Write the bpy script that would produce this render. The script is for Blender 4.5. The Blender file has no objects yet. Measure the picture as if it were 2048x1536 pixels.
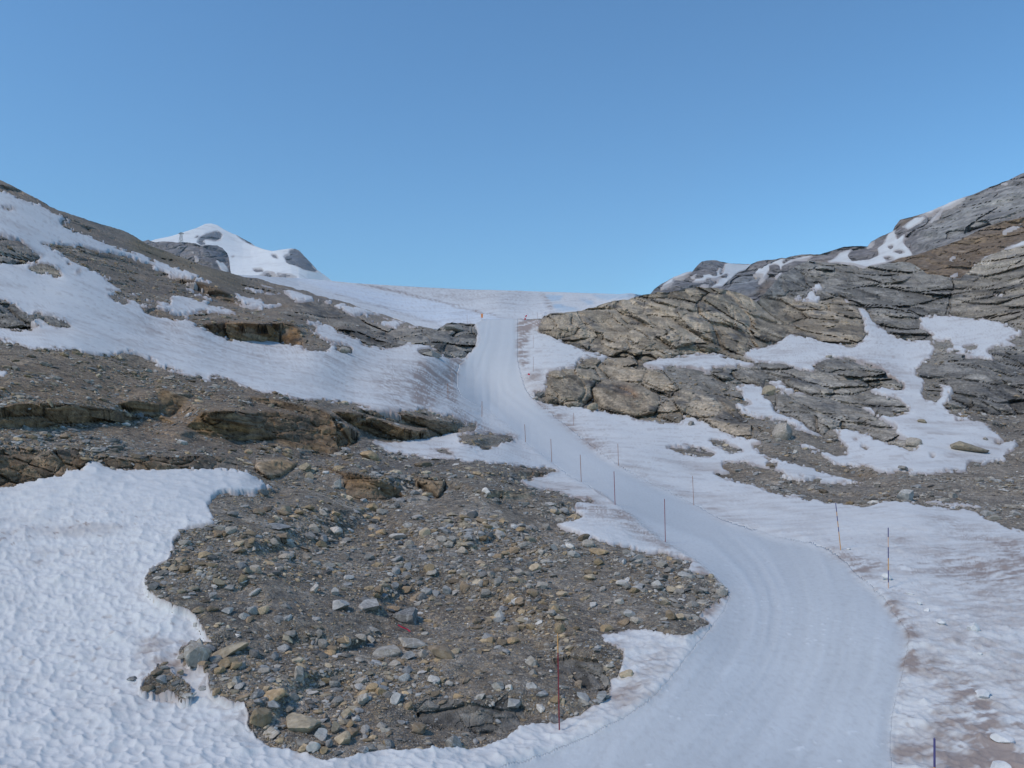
import bpy, bmesh, math, random
import numpy as np
from mathutils import Vector, Matrix

# ------------------------------------------------------------------ camera, sky, sun, exposure
F = 1550.0                       # focal length in pixels of the 2048 px wide photograph
PITCH = math.radians(3.03)       # camera tilts slightly up
CZ = 8.0                         # camera height above the lowest ground
scene = bpy.context.scene
COL = scene.collection

cam_d = bpy.data.cameras.new('camera')
cam_d.sensor_width = 36.0
cam_d.lens = F / 2048 * 36.0
cam_d.clip_start = 0.1
cam_d.clip_end = 30000
cam = bpy.data.objects.new('camera', cam_d)
cam.location = (0, 0, CZ)
cam.rotation_euler = (math.pi / 2 + PITCH, 0, 0)
COL.objects.link(cam)
scene.camera = cam

SUN_EL = math.radians(50)
SUN_AZ = math.radians(-124)      # measured from +Y (view direction) towards +X: light from the left
world = bpy.data.worlds.new('World')
scene.world = world
world.use_nodes = True
wn = world.node_tree.nodes
wl = world.node_tree.links
bg = wn['Background']
sky = wn.new('ShaderNodeTexSky')
sky.sky_type = 'NISHITA'
sky.sun_disc = False
sky.sun_elevation = SUN_EL
sky.sun_rotation = SUN_AZ
sky.altitude = 2800
sky.air_density = 1.8
sky.dust_density = 0.0
sky.ozone_density = 3.0
tint = wn.new('ShaderNodeMix')           # white balance of the whole sky: thin alpine air
tint.data_type = 'RGBA'
tint.blend_type = 'MULTIPLY'
tint.inputs[0].default_value = 1.0
tint.inputs[7].default_value = (0.57, 0.85, 1.02, 1)
wl.new(sky.outputs[0], tint.inputs[6])
wl.new(tint.outputs[2], bg.inputs['Color'])
bg.inputs['Strength'].default_value = 0.145

sun_d = bpy.data.lights.new('sun', 'SUN')
sun_d.energy = 2.2
sun_d.angle = math.radians(10)
sun_d.color = (1.0, 0.89, 0.74)
sun = bpy.data.objects.new('sun', sun_d)
sdir = Vector((math.sin(SUN_AZ) * math.cos(SUN_EL), math.cos(SUN_AZ) * math.cos(SUN_EL), math.sin(SUN_EL)))
sun.rotation_euler = sdir.to_track_quat('Z', 'Y').to_euler()
sun.location = sdir * 60
COL.objects.link(sun)

scene.view_settings.view_transform = 'Standard'
scene.view_settings.look = 'None'
scene.view_settings.exposure = 0.0
scene.view_settings.gamma = 1.0
scene.view_settings.use_curve_mapping = False
scene.cycles.max_bounces = 6
scene.cycles.diffuse_bounces = 3

rng = np.random.default_rng(7)
random.seed(7)

# ------------------------------------------------------------------ pixel <-> world
CP, SP = math.cos(PITCH), math.sin(PITCH)


def rays(px, py):
    u = (np.asarray(px, float) - 1024) / F
    v = -(np.asarray(py, float) - 768) / F
    y = CP - v * SP
    z = SP + v * CP
    return np.stack([u / y, np.ones_like(u), z / y], -1)


def zoom(x0, y0, w):
    s = w / 2048.0
    return lambda pts: [(x0 + u * s, y0 + v * s) for u, v in pts]


ZA = zoom(0, 340, 700)
ZB = zoom(600, 520, 700)
ZC = zoom(1000, 540, 520)
ZD = zoom(1300, 340, 748)
ZE = zoom(1400, 640, 648)
ZF = zoom(0, 680, 700)
ZG = zoom(0, 1011, 700)
ZH = zoom(300, 1011, 700)
ZI = zoom(900, 1011, 700)
ZJ = zoom(1400, 1050, 648)
ZK = zoom(260, 420, 420)
ZM = zoom(500, 780, 700)
ZN = zoom(880, 560, 260)
ZO = zoom(1250, 480, 400)
ZQ = zoom(440, 1360, 320)

# ------------------------------------------------------------------ numpy noise


def hash3(ix, iy, iz, seed):
    h = (ix.astype(np.uint32) * np.uint32(374761393) + iy.astype(np.uint32) * np.uint32(668265263)
         + iz.astype(np.uint32) * np.uint32(2147483647 - 58) + np.uint32((seed * 974711) & 0xffffffff))
    h = (h ^ (h >> np.uint32(13))) * np.uint32(1274126177)
    h = (h ^ (h >> np.uint32(16))) * np.uint32(2246822519)
    h = h ^ (h >> np.uint32(15))
    return (h & np.uint32(0xffffff)).astype(np.float32) / np.float32(0xffffff)


def vnoise(p, seed=0):
    """value noise in -1..1 on (...,3) coordinates"""
    fl = np.floor(p)
    fr = (p - fl).astype(np.float32)
    i = fl.astype(np.int32)
    w = fr * fr * fr * (fr * (fr * 6 - 15) + 10)
    ix, iy, iz = i[..., 0], i[..., 1], i[..., 2]
    out = 0
    for dx in (0, 1):
        wx = w[..., 0] if dx else 1 - w[..., 0]
        for dy in (0, 1):
            wy = w[..., 1] if dy else 1 - w[..., 1]
            for dz in (0, 1):
                wz = w[..., 2] if dz else 1 - w[..., 2]
                out = out + hash3(ix + dx, iy + dy, iz + dz, seed) * (wx * wy * wz)
    return out * 2 - 1


def sstep(x, a, b):
    t = np.clip((x - a) / (b - a), 0, 1)
    return t * t * (3 - 2 * t)


def fbm(p, lam, octs, seed=0, gain=0.5):
    out, amp, tot = 0, 1.0, 0
    for k in range(octs):
        out = out + amp * vnoise(p / lam + 17.3 * k, seed + k)
        tot += amp
        amp *= gain
        lam *= 0.5
    return out / tot


def fbm_lod(p, pxm, lam0, octs, rough, seed=0, ridged=False, cap=None):
    """metres of relief: each octave fades out where the mesh could not carry it"""
    out = np.zeros(p.shape[:-1], np.float32)
    lam = lam0
    for k in range(octs):
        wgt = sstep(lam / pxm, 3.0, 7.0)
        if cap is not None:              # no forms larger than a share of the distance: the outline already carries those
            wgt = wgt * (1 - sstep(lam / cap, 0.6, 1.4))
        if wgt.max() < 0.02:
            lam *= 0.5
            continue
        n = vnoise(p / lam + 31.7 * k, seed + k)
        if ridged:
            n = 0.6 - 2 * np.abs(n)
        out += (lam * rough * wgt * n).astype(np.float32)
        lam *= 0.5
    return out


def worley(p, seed=0, dims=3):
    """F1, F2 and a random number of the nearest cell"""
    i = np.floor(p).astype(np.int32)
    f = (p - i).astype(np.float32)
    shp = p.shape[:-1]
    f1 = np.full(shp, 9.0, np.float32)
    f2 = np.full(shp, 9.0, np.float32)
    cid = np.zeros(shp, np.float32)
    off = np.zeros(shp + (3,), np.float32)
    rz = (-1, 0, 1) if dims == 3 else (0,)
    for dx in (-1, 0, 1):
        for dy in (-1, 0, 1):
            for dz in rz:
                cx, cy, cz = i[..., 0] + dx, i[..., 1] + dy, (i[..., 2] + dz if dims == 3 else i[..., 0] * 0)
                a = hash3(cx, cy, cz, seed + 11) + dx - f[..., 0]
                b = hash3(cx, cy, cz, seed + 23) + dy - f[..., 1]
                d = a * a + b * b
                if dims == 3:
                    c = hash3(cx, cy, cz, seed + 37) + dz - f[..., 2]
                    d = d + c * c
                near = d < f1
                f2 = np.where(near, f1, np.minimum(f2, d))
                cid = np.where(near, hash3(cx, cy, cz, seed + 53), cid)
                if dims == 3:
                    off[near] = np.stack([a, b, c], -1)[near]
                f1 = np.where(near, d, f1)
    if dims == 3:
        return np.sqrt(f1), np.sqrt(f2), cid, off
    return np.sqrt(f1), np.sqrt(f2), cid


# ------------------------------------------------------------------ rasters in photograph pixels
RX0, RX1, RY0, RY1 = -260, 2320, 240, 1720
RW, RH = RX1 - RX0, RY1 - RY0


def raster(poly, win=None):
    X0, Y0, W, H = win or (RX0, RY0, RW, RH)
    m = np.zeros((H, W), bool)
    a = np.array(poly, float) - (X0, Y0)
    b = np.roll(a, -1, 0)
    r0 = max(0, int(math.floor(a[:, 1].min())))
    r1 = min(H - 1, int(math.ceil(a[:, 1].max())))
    for r in range(r0, r1 + 1):
        yc = r + 0.5
        hit = (a[:, 1] <= yc) != (b[:, 1] <= yc)
        if not hit.any():
            continue
        p, q = a[hit], b[hit]
        xs = np.sort(p[:, 0] + (yc - p[:, 1]) / (q[:, 1] - p[:, 1]) * (q[:, 0] - p[:, 0]))
        xs = np.clip(np.round(xs), 0, W).astype(int)
        for k in range(0, len(xs) - 1, 2):
            m[r, xs[k]:xs[k + 1]] = True
    return m


def box1(a, r, axis):
    pad = [(0, 0), (0, 0)]
    pad[axis] = (r + 1, r)
    c = np.cumsum(np.pad(a, pad, mode='edge'), axis=axis, dtype=np.float64)
    n = a.shape[axis]
    w = 2 * r + 1
    if axis == 0:
        return ((c[w:w + n] - c[:n]) / w).astype(np.float32)
    return ((c[:, w:w + n] - c[:, :n]) / w).astype(np.float32)


def blur(a, r, it=3):
    a = a.astype(np.float32)
    if r < 1:
        return a
    for _ in range(it):
        a = box1(box1(a, r, 0), r, 1)
    return a


def sample(R, px, py):
    """bilinear look-up in a raster"""
    x = np.clip(np.asarray(px) - RX0 - 0.5, 0, RW - 1.001)
    y = np.clip(np.asarray(py) - RY0 - 0.5, 0, RH - 1.001)
    i = x.astype(int)
    j = y.astype(int)
    fx = x - i
    fy = y - j
    return (R[j, i] * (1 - fx) * (1 - fy) + R[j, i + 1] * fx * (1 - fy)
            + R[j + 1, i] * (1 - fx) * fy + R[j + 1, i + 1] * fx * fy)


def nearest(R, px, py):
    i = np.clip(np.round(np.asarray(px) - RX0 - 0.5).astype(int), 0, RW - 1)
    j = np.clip(np.round(np.asarray(py) - RY0 - 0.5).astype(int), 0, RH - 1)
    return R[j, i]


def soft(poly, r, it=3):
    """blurred outline, only as large as it needs to be: (array, x, y)"""
    a = np.array(poly, float)
    pad = int(r * it + 4)
    x0, y0 = int(max(a[:, 0].min() - pad, RX0)), int(max(a[:, 1].min() - pad, RY0))
    x1, y1 = int(min(a[:, 0].max() + pad, RX1)), int(min(a[:, 1].max() + pad, RY1))
    m = raster(poly, (x0, y0, max(x1 - x0, 2), max(y1 - y0, 2)))
    return blur(m, r, it), x0, y0


def soft_at(S, px, py):
    R, x0, y0 = S
    out = np.zeros(np.shape(px), np.float32)
    h, w = R.shape
    x = px - x0 - 0.5
    y = py - y0 - 0.5
    ok = (x >= 0) & (y >= 0) & (x < w - 1.001) & (y < h - 1.001)
    if ok.any():
        xs, ys = x[ok], y[ok]
        i = xs.astype(int)
        j = ys.astype(int)
        fx, fy = xs - i, ys - j
        out[ok] = R[j, i] * (1 - fx) * (1 - fy) + R[j, i + 1] * fx * (1 - fy) + R[j + 1, i] * (1 - fx) * fy + R[j + 1, i + 1] * fx * fy
    return out


def line_dist(px, py, pts):
    d = np.full(np.shape(px), 1e9, np.float32)
    for (xa, ya), (xb, yb) in zip(pts[:-1], pts[1:]):
        vx, vy = xb - xa, yb - ya
        t = np.clip(((px - xa) * vx + (py - ya) * vy) / (vx * vx + vy * vy), 0, 1)
        d = np.minimum(d, np.hypot(px - xa - t * vx, py - ya - t * vy))
    return d


def tps(ctrl):
    c = np.array(ctrl, float)
    p = c[:, :2] / 500.0
    v = np.log(c[:, 2])
    n = len(p)

    def U(r2):
        return 0.5 * r2 * np.log(np.maximum(r2, 1e-12))
    K = U(((p[:, None] - p[None]) ** 2).sum(-1)) + np.eye(n) * 0.004
    A = np.zeros((n + 3, n + 3))
    A[:n, :n] = K
    A[:n, n] = 1
    A[:n, n + 1:] = p
    A[n, :n] = 1
    A[n + 1:, :n] = p.T
    w = np.linalg.solve(A, np.concatenate([v, np.zeros(3)]))

    def ev(px, py):
        q = np.stack([px, py], -1) / 500.0
        out = w[n] + q[..., 0] * w[n + 1] + q[..., 1] * w[n + 2]
        for k in range(n):
            out = out + w[k] * U(((q - p[k]) ** 2).sum(-1))
        return np.clip(out, v.min() - 0.35, v.max() + 0.3)
    return ev


def poisson(gx, gy, lam):
    """least-squares surface M with gradient (gx, gy), held near zero by lam"""
    h, w = gx.shape
    rhs = np.zeros((h, w))
    rhs[:, :-1] -= gx[:, :-1]
    rhs[:, 1:] += gx[:, :-1]
    rhs[:-1] -= gy[:-1]
    rhs[1:] += gy[:-1]
    e = np.concatenate([rhs, rhs[::-1]], 0)
    e = np.concatenate([e, e[:, ::-1]], 1)
    fh = np.fft.rfft2(e)
    ky = 2 - 2 * np.cos(2 * np.pi * np.arange(2 * h) / (2 * h))
    kx = 2 - 2 * np.cos(2 * np.pi * np.arange(w + 1) / (2 * w))
    fh = fh / (lam + ky[:, None] + kx[None])
    return np.fft.irfft2(fh, s=(2 * h, 2 * w))[:h, :w]


# ------------------------------------------------------------------ materials


def new_mat(name):
    m = bpy.data.materials.new(name)
    m.use_nodes = True
    nt = m.node_tree
    b = nt.nodes['Principled BSDF']
    return m, nt, b


def N(nt, typ, **kw):
    n = nt.nodes.new(typ)
    for k, v in kw.items():
        if hasattr(n, k):
            setattr(n, k, v)
        else:
            n.inputs[k].default_value = v
    return n


def mixc(nt, a, b, fac, mode='MIX'):
    n = nt.nodes.new('ShaderNodeMix')
    n.data_type = 'RGBA'
    n.blend_type = mode
    n.clamp_result = False
    for sock, val in ((n.inputs[0], fac), (n.inputs[6], a), (n.inputs[7], b)):
        if hasattr(val, 'is_output'):
            nt.links.new(val, sock)
        else:
            sock.default_value = val
    return n.outputs[2]


def ramp(nt, src, stops):
    r = nt.nodes.new('ShaderNodeValToRGB')
    el = r.color_ramp.elements
    while len(el) < len(stops):
        el.new(0.5)
    for e, (pos, c) in zip(el, stops):
        e.position = pos
        e.color = (*c, 1) if len(c) == 3 else c
    nt.links.new(src, r.inputs[0])
    return r.outputs[0]


def maths(nt, op, a, b=0.0):
    n = nt.nodes.new('ShaderNodeMath')
    n.operation = op
    for s, v in zip(n.inputs, (a, b)):
        if hasattr(v, 'is_output'):
            nt.links.new(v, s)
        else:
            s.default_value = v
    return n.outputs[0]


def rock_material(name='rock', unit=1.0, gravel=True, bump=1.0):
    m, nt, b = new_mat(name)
    at = N(nt, 'ShaderNodeAttribute', attribute_name='col')
    geo = N(nt, 'ShaderNodeNewGeometry')
    pos = geo.outputs['Position']
    n1 = N(nt, 'ShaderNodeTexNoise', Scale=2.2 / unit, Detail=9.0, Roughness=0.68)
    nt.links.new(pos, n1.inputs['Vector'])
    # bedding: noise squeezed across the layers
    mp = N(nt, 'ShaderNodeMapping')
    mp.inputs['Rotation'].default_value = (math.radians(8), math.radians(14), 0)
    mp.inputs['Scale'].default_value = (0.35 / unit, 0.35 / unit, 5.0 / unit)
    nt.links.new(pos, mp.inputs['Vector'])
    n2 = N(nt, 'ShaderNodeTexNoise', Scale=1.0, Detail=6.0, Roughness=0.6)
    nt.links.new(mp.outputs[0], n2.inputs['Vector'])
    v1 = ramp(nt, n1.outputs['Fac'], [(0.27, (0.36, 0.36, 0.37)), (0.5, (1, 1, 1)), (0.78, (1.75, 1.7, 1.62))])
    v2 = ramp(nt, n2.outputs['Fac'], [(0.3, (0.62, 0.6, 0.58)), (0.5, (1, 1, 1)), (0.72, (1.4, 1.38, 1.34))])
    c = mixc(nt, at.outputs['Color'], v1, 1.0, 'MULTIPLY')
    c = mixc(nt, c, v2, 0.5, 'MULTIPLY')
    hgt = maths(nt, 'ADD', n1.outputs['Fac'], maths(nt, 'MULTIPLY', n2.outputs['Fac'], 0.7))
    if gravel:
        for sc, amt in ((8.0 / unit, 0.55), (22.0 / unit, 0.6), (55.0 / unit, 0.5)):
            vo = N(nt, 'ShaderNodeTexVoronoi', Scale=sc)
            nt.links.new(pos, vo.inputs['Vector'])
            sep = N(nt, 'ShaderNodeSeparateColor')
            nt.links.new(vo.outputs['Color'], sep.inputs[0])
            pal = ramp(nt, sep.outputs[0], [(0.0, (0.55, 0.55, 0.57)), (0.3, (0.8, 0.82, 0.86)), (0.5, (1.18, 1.0, 0.8)),
                                            (0.7, (1.0, 1.03, 1.08)), (0.88, (1.25, 1.12, 0.95)), (1.0, (1.9, 1.88, 1.85))])
            fac = maths(nt, 'MULTIPLY', at.outputs['Alpha'], amt)
            c = mixc(nt, c, pal, fac, 'MULTIPLY')
            hgt = maths(nt, 'SUBTRACT', hgt, maths(nt, 'MULTIPLY', vo.outputs['Distance'], 0.5))
    nt.links.new(c, b.inputs['Base Color'])
    b.inputs['Roughness'].default_value = 0.9
    b.inputs['Specular IOR Level'].default_value = 0.2
    bp = N(nt, 'ShaderNodeBump', Strength=0.7 * bump, Distance=0.12 * unit)
    nt.links.new(hgt, bp.inputs['Height'])
    nt.links.new(bp.outputs[0], b.inputs['Normal'])
    return m


def snow_material(name, unit=1.0, grain=0.5, streak=(1, 1, 1)):
    m, nt, b = new_mat(name)
    at = N(nt, 'ShaderNodeAttribute', attribute_name='col')
    geo = N(nt, 'ShaderNodeNewGeometry')
    mp = N(nt, 'ShaderNodeMapping')
    mp.inputs['Scale'].default_value = tuple(s / unit for s in streak)
    nt.links.new(geo.outputs['Position'], mp.inputs['Vector'])
    n1 = N(nt, 'ShaderNodeTexNoise', Scale=3.0, Detail=8.0, Roughness=0.65)
    nt.links.new(mp.outputs[0], n1.inputs['Vector'])
    v = ramp(nt, n1.outputs['Fac'], [(0.3, (0.9, 0.89, 0.885)), (0.5, (1, 1, 1)), (0.75, (1.05, 1.05, 1.05))])
    c = mixc(nt, at.outputs['Color'], v, 1.0, 'MULTIPLY')
    nt.links.new(c, b.inputs['Base Color'])
    b.inputs['Roughness'].default_value = 0.75
    b.inputs['Specular IOR Level'].default_value = 0.25
    bp = N(nt, 'ShaderNodeBump', Strength=grain, Distance=0.06 * unit)
    nt.links.new(n1.outputs['Fac'], bp.inputs['Height'])
    nt.links.new(bp.outputs[0], b.inputs['Normal'])
    return m


MAT_ROCK = rock_material('rock_near', 1.0)
MAT_ROCK_FAR = rock_material('rock_far', 14.0, gravel=False, bump=0.8)
MAT_SNOW = snow_material('old_snow', 1.0, 0.45)
MAT_SNOW_FAR = snow_material('far_snow', 25.0, 0.25)
MAT_PISTE = snow_material('groomed_snow', 0.4, 0.45, (1.0, 0.5, 1.0))


def flat_mat(name, col, rough=0.6, noise=0.0):
    m, nt, b = new_mat(name)
    b.inputs['Roughness'].default_value = rough
    if noise:
        tc = N(nt, 'ShaderNodeTexCoord')
        n = N(nt, 'ShaderNodeTexNoise', Scale=6.0, Detail=6.0)
        nt.links.new(tc.outputs['Object'], n.inputs['Vector'])
        lo = tuple(c * (1 - noise) for c in col)
        hi = tuple(min(1, c * (1 + noise)) for c in col)
        nt.links.new(ramp(nt, n.outputs['Fac'], [(0.3, lo), (0.7, hi)]), b.inputs['Base Color'])
    else:
        b.inputs['Base Color'].default_value = (*col, 1)
    return m


def stone_material(name, col, vein=(0.5, 0.5, 0.5), veins=0.2, grain=9.0):
    m, nt, b = new_mat(name)
    tc = N(nt, 'ShaderNodeTexCoord')
    oi = N(nt, 'ShaderNodeObjectInfo')
    n = N(nt, 'ShaderNodeTexNoise', Scale=grain * 0.5, Detail=9.0, Roughness=0.7)
    nt.links.new(tc.outputs['Object'], n.inputs['Vector'])
    v = ramp(nt, n.outputs['Fac'], [(0.28, (0.5, 0.5, 0.5)), (0.5, (1, 1, 1)), (0.75, (1.6, 1.58, 1.52))])
    c = mixc(nt, (*col, 1), v, 1.0, 'MULTIPLY')
    w = N(nt, 'ShaderNodeTexNoise', Scale=grain * 0.22, Detail=5.0, Distortion=1.5)
    nt.links.new(tc.outputs['Object'], w.inputs['Vector'])
    ln = ramp(nt, w.outputs['Fac'], [(0.47, (0, 0, 0)), (0.5, (1, 1, 1)), (0.53, (0, 0, 0))])
    c = mixc(nt, c, (*vein, 1), maths(nt, 'MULTIPLY', ln, veins))
    rv = ramp(nt, oi.outputs['Random'], [(0.0, (0.72, 0.74, 0.76)), (0.5, (1, 1, 1)), (1.0, (1.3, 1.24, 1.18))])
    c = mixc(nt, c, rv, 1.0, 'MULTIPLY')
    nt.links.new(c, b.inputs['Base Color'])
    b.inputs['Roughness'].default_value = 0.88
    b.inputs['Specular IOR Level'].default_value = 0.25
    bp = N(nt, 'ShaderNodeBump', Strength=0.6, Distance=0.03)
    nt.links.new(n.outputs['Fac'], bp.inputs['Height'])
    nt.links.new(bp.outputs[0], b.inputs['Normal'])
    return m


# ------------------------------------------------------------------ mesh helpers


def tag(o, label=None, cat=None, group=None, kind=None):
    for k, v in (('label', label), ('category', cat), ('group', group), ('kind', kind)):
        if v:
            o[k] = v
    return o


def mesh_obj(name, verts, faces, mat, col=None, smooth=False, parent=None):
    me = bpy.data.meshes.new(name)
    verts = np.asarray(verts, np.float32)
    faces = np.asarray(faces, np.int32)
    k = faces.shape[1]
    me.vertices.add(len(verts))
    me.vertices.foreach_set('co', verts.ravel())
    me.loops.add(faces.size)
    me.loops.foreach_set('vertex_index', faces.ravel())
    me.polygons.add(len(faces))
    me.polygons.foreach_set('loop_start', np.arange(0, faces.size, k, dtype=np.int32))
    me.polygons.foreach_set('loop_total', np.full(len(faces), k, np.int32))
    me.update(calc_edges=True)
    me.polygons.foreach_set('use_smooth', np.full(len(faces), smooth, bool))
    if col is not None:
        a = me.color_attributes.new('col', 'FLOAT_COLOR', 'POINT')
        a.data.foreach_set('color', np.asarray(col, np.float32).ravel())
    me.materials.append(mat)
    o = bpy.data.objects.new(name, me)
    COL.objects.link(o)
    if parent:
        o.parent = parent
    return o


def grid_faces(nr, nc):
    r, c = np.meshgrid(np.arange(nr - 1), np.arange(nc - 1), indexing='ij')
    a = r * nc + c
    return np.stack([a, a + nc, a + nc + 1, a + 1], -1)      # (nr-1, nc-1, 4)


def cut(P, colr, quads, sel, name, mat, smooth, skirt=None):
    """one object from the chosen grid faces; skirt = vector that closes its rim towards the inside of the hill"""
    q = quads[sel]
    if len(q) == 0:
        return None
    used = np.zeros(len(P), bool)
    used[q.ravel()] = True
    idx = np.cumsum(used) - 1
    V = P[used]
    Cc = colr[used]
    q = idx[q]
    if skirt is not None:
        e = np.concatenate([q[:, [0, 1]], q[:, [1, 2]], q[:, [2, 3]], q[:, [3, 0]]])
        key = np.sort(e, 1)
        k1 = key[:, 0].astype(np.int64) * len(V) + key[:, 1]
        _, inv, cnt = np.unique(k1, return_inverse=True, return_counts=True)
        be = e[cnt[inv] == 1]
        bv = np.unique(be)
        mp = np.full(len(V), -1)
        mp[bv] = np.arange(len(bv)) + len(V)
        dist = np.linalg.norm(V[bv] - (0, 0, CZ), axis=1)[:, None]
        V2 = V[bv] + np.array(skirt) * dist
        sk = np.stack([be[:, 1], be[:, 0], mp[be[:, 0]], mp[be[:, 1]]], 1)
        V = np.concatenate([V, V2])
        Cc = np.concatenate([Cc, Cc[bv]])
        q = np.concatenate([q, sk])
    o = mesh_obj(name, V, q, mat, Cc, smooth)
    return o


# ------------------------------------------------------------------ what the photograph shows: outlines in pixels
# crest of the near terrain (everything this side of the glacier and the far hills)
CREST1 = [(-260, 226), (-120, 300)] + ZA([(0, 55), (150, 130), (330, 230), (500, 290), (600, 320), (700, 345), (780, 380), (860, 430), (940, 465),
          (1050, 505), (1180, 555), (1300, 590), (1400, 620), (1500, 632), (1600, 665), (1760, 700), (1900, 745), (2048, 780)]) + \
    [(760, 628), (830, 650), (872, 659), (893, 647), (915, 645), (940, 647), (952, 648), (962, 641), (1000, 639.5), (1060, 638.5), (1080, 637)] + \
    ZC([(330, 385), (345, 360), (400, 340), (500, 335), (640, 325), (740, 290), (830, 258), (900, 245), (1000, 230), (1100, 205), (1190, 188), (1240, 170),
        (1330, 178), (1450, 152), (1540, 130), (1640, 135), (1720, 150), (1800, 165), (1880, 185), (1950, 208), (2020, 245)]) + \
    ZD([(600, 708), (640, 662), (700, 590), (740, 560), (820, 520), (870, 495), (960, 505), (1100, 520), (1170, 540), (1190, 530), (1290, 510), (1430, 505),
        (1470, 530), (1520, 570), (1560, 575), (1650, 590), (1700, 590), (1750, 550), (1820, 490), (1900, 450), (2048, 410), (2400, 300), (2800, 180)])

CTRL1 = [  # (px, py, metres ahead)
    (1117, 1467, 17), (1330, 1085, 36), (1229, 1010, 46), (1161, 962, 57), (1102, 925, 69), (1050, 883, 85), (964, 838, 103),
    (1776, 1178, 26), (1682, 1103, 33), (1388, 1007, 52), (1236, 930, 66), (1147, 852, 93), (1500, 1536, 15.2), (1550, 1200, 26), (1550, 1340, 20),
    (1870, 1600, 14), (2048, 1536, 15), (2048, 1250, 22), (2240, 1300, 20), (2240, 1600, 13), (1000, 1700, 12.6), (0, 1700, 11.5), (-240, 1650, 11.5), (2000, 1700, 12.4),
    (910, 760, 128), (1035, 745, 128), (945, 690, 152), (1000, 640, 182), (1060, 660, 168),
    (1090, 800, 108), (1360, 850, 93), (1560, 885, 78), (1170, 735, 132), (1300, 750, 122), (1230, 716, 142), (1090, 640, 172), (1400, 575, 200), (1250, 600, 188), (1500, 640, 175),
    (1720, 690, 145), (1600, 710, 136), (1800, 640, 178), (1900, 880, 76), (2045, 905, 72), (1960, 780, 94), (2048, 700, 125), (1940, 650, 160),
    (1560, 620, 205), (1700, 530, 270), (1860, 545, 235), (2048, 485, 220), (2260, 440, 190), (1800, 1000, 48), (2048, 1050, 38), (1700, 960, 62), (1500, 940, 68), (2250, 800, 70),
    (1600, 800, 102), (1780, 790, 100),
    (0, 1500, 14.6), (100, 1250, 19.5), (0, 980, 28), (-220, 1000, 25), (200, 935, 31.5), (450, 955, 32.5), (350, 1300, 18.6), (600, 1500, 15.6), (700, 1200, 24),
    (900, 1100, 31), (800, 1000, 39), (1000, 930, 53), (950, 850, 77), (700, 850, 58), (400, 870, 41), (150, 740, 48), (0, 700, 46), (-220, 700, 42),
    (300, 750, 58), (700, 770, 88), (850, 710, 125), (550, 695, 96), (330, 660, 84), (0, 650, 58), (100, 600, 74), (0, 500, 92), (-220, 480, 80),
    (0, 362, 165), (-240, 240, 150), (200, 560, 104), (220, 455, 195), (330, 500, 225), (420, 590, 142), (500, 645, 118), (620, 620, 158), (500, 556, 255), (640, 595, 262),
    (760, 628, 225), (870, 660, 172), (700, 655, 140), (1400, 1125, 31), (1430, 1250, 23),
]

PISTE_R = [(1034, 620), (1036, 650), (1036, 691), (1036, 725), (1041, 752), (1048, 776), (1061, 797), (1085, 817), (1113, 838), (1140, 858), (1174, 886), (1201, 910), (1232, 930),
           (1266, 947), (1300, 966), (1345, 987), (1400, 1012)] + ZE([(100, 1240), (200, 1290), (330, 1330), (430, 1368), (500, 1388)]) + \
    ZJ([(600, 105), (700, 120), (780, 150), (860, 190), (920, 230), (960, 280), (1000, 330), (1060, 375), (1120, 430), (1170, 490), (1220, 560), (1285, 640), (1320, 700), (1310, 780),
        (1290, 860), (1270, 940), (1250, 1020), (1230, 1100), (1210, 1200), (1200, 1300), (1200, 1400), (1210, 1536)]) + [(1795, 1720)]
PISTE_L = [(966, 620), (962, 641), (950, 648), (956, 662), (957, 681), (952, 693), (941, 706), (931, 720), (918, 731), (912, 750), (912, 775), (922, 795), (942, 808), (969, 821), (993, 838), (1027, 862),
           (1048, 882), (1078, 906), (1102, 927), (1133, 947), (1164, 964), (1198, 981), (1232, 1005), (1269, 1036), (1293, 1059), (1327, 1083), (1361, 1103), (1396, 1124), (1426, 1148), (1454, 1175),
           (1458, 1190), (1447, 1216), (1420, 1250), (1392, 1284), (1361, 1325), (1327, 1370), (1293, 1404), (1242, 1438), (1190, 1466), (1139, 1490), (1071, 1517), (1003, 1540), (760, 1720)]
PISTE = PISTE_R + PISTE_L[::-1]

SNOW1 = {}
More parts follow.
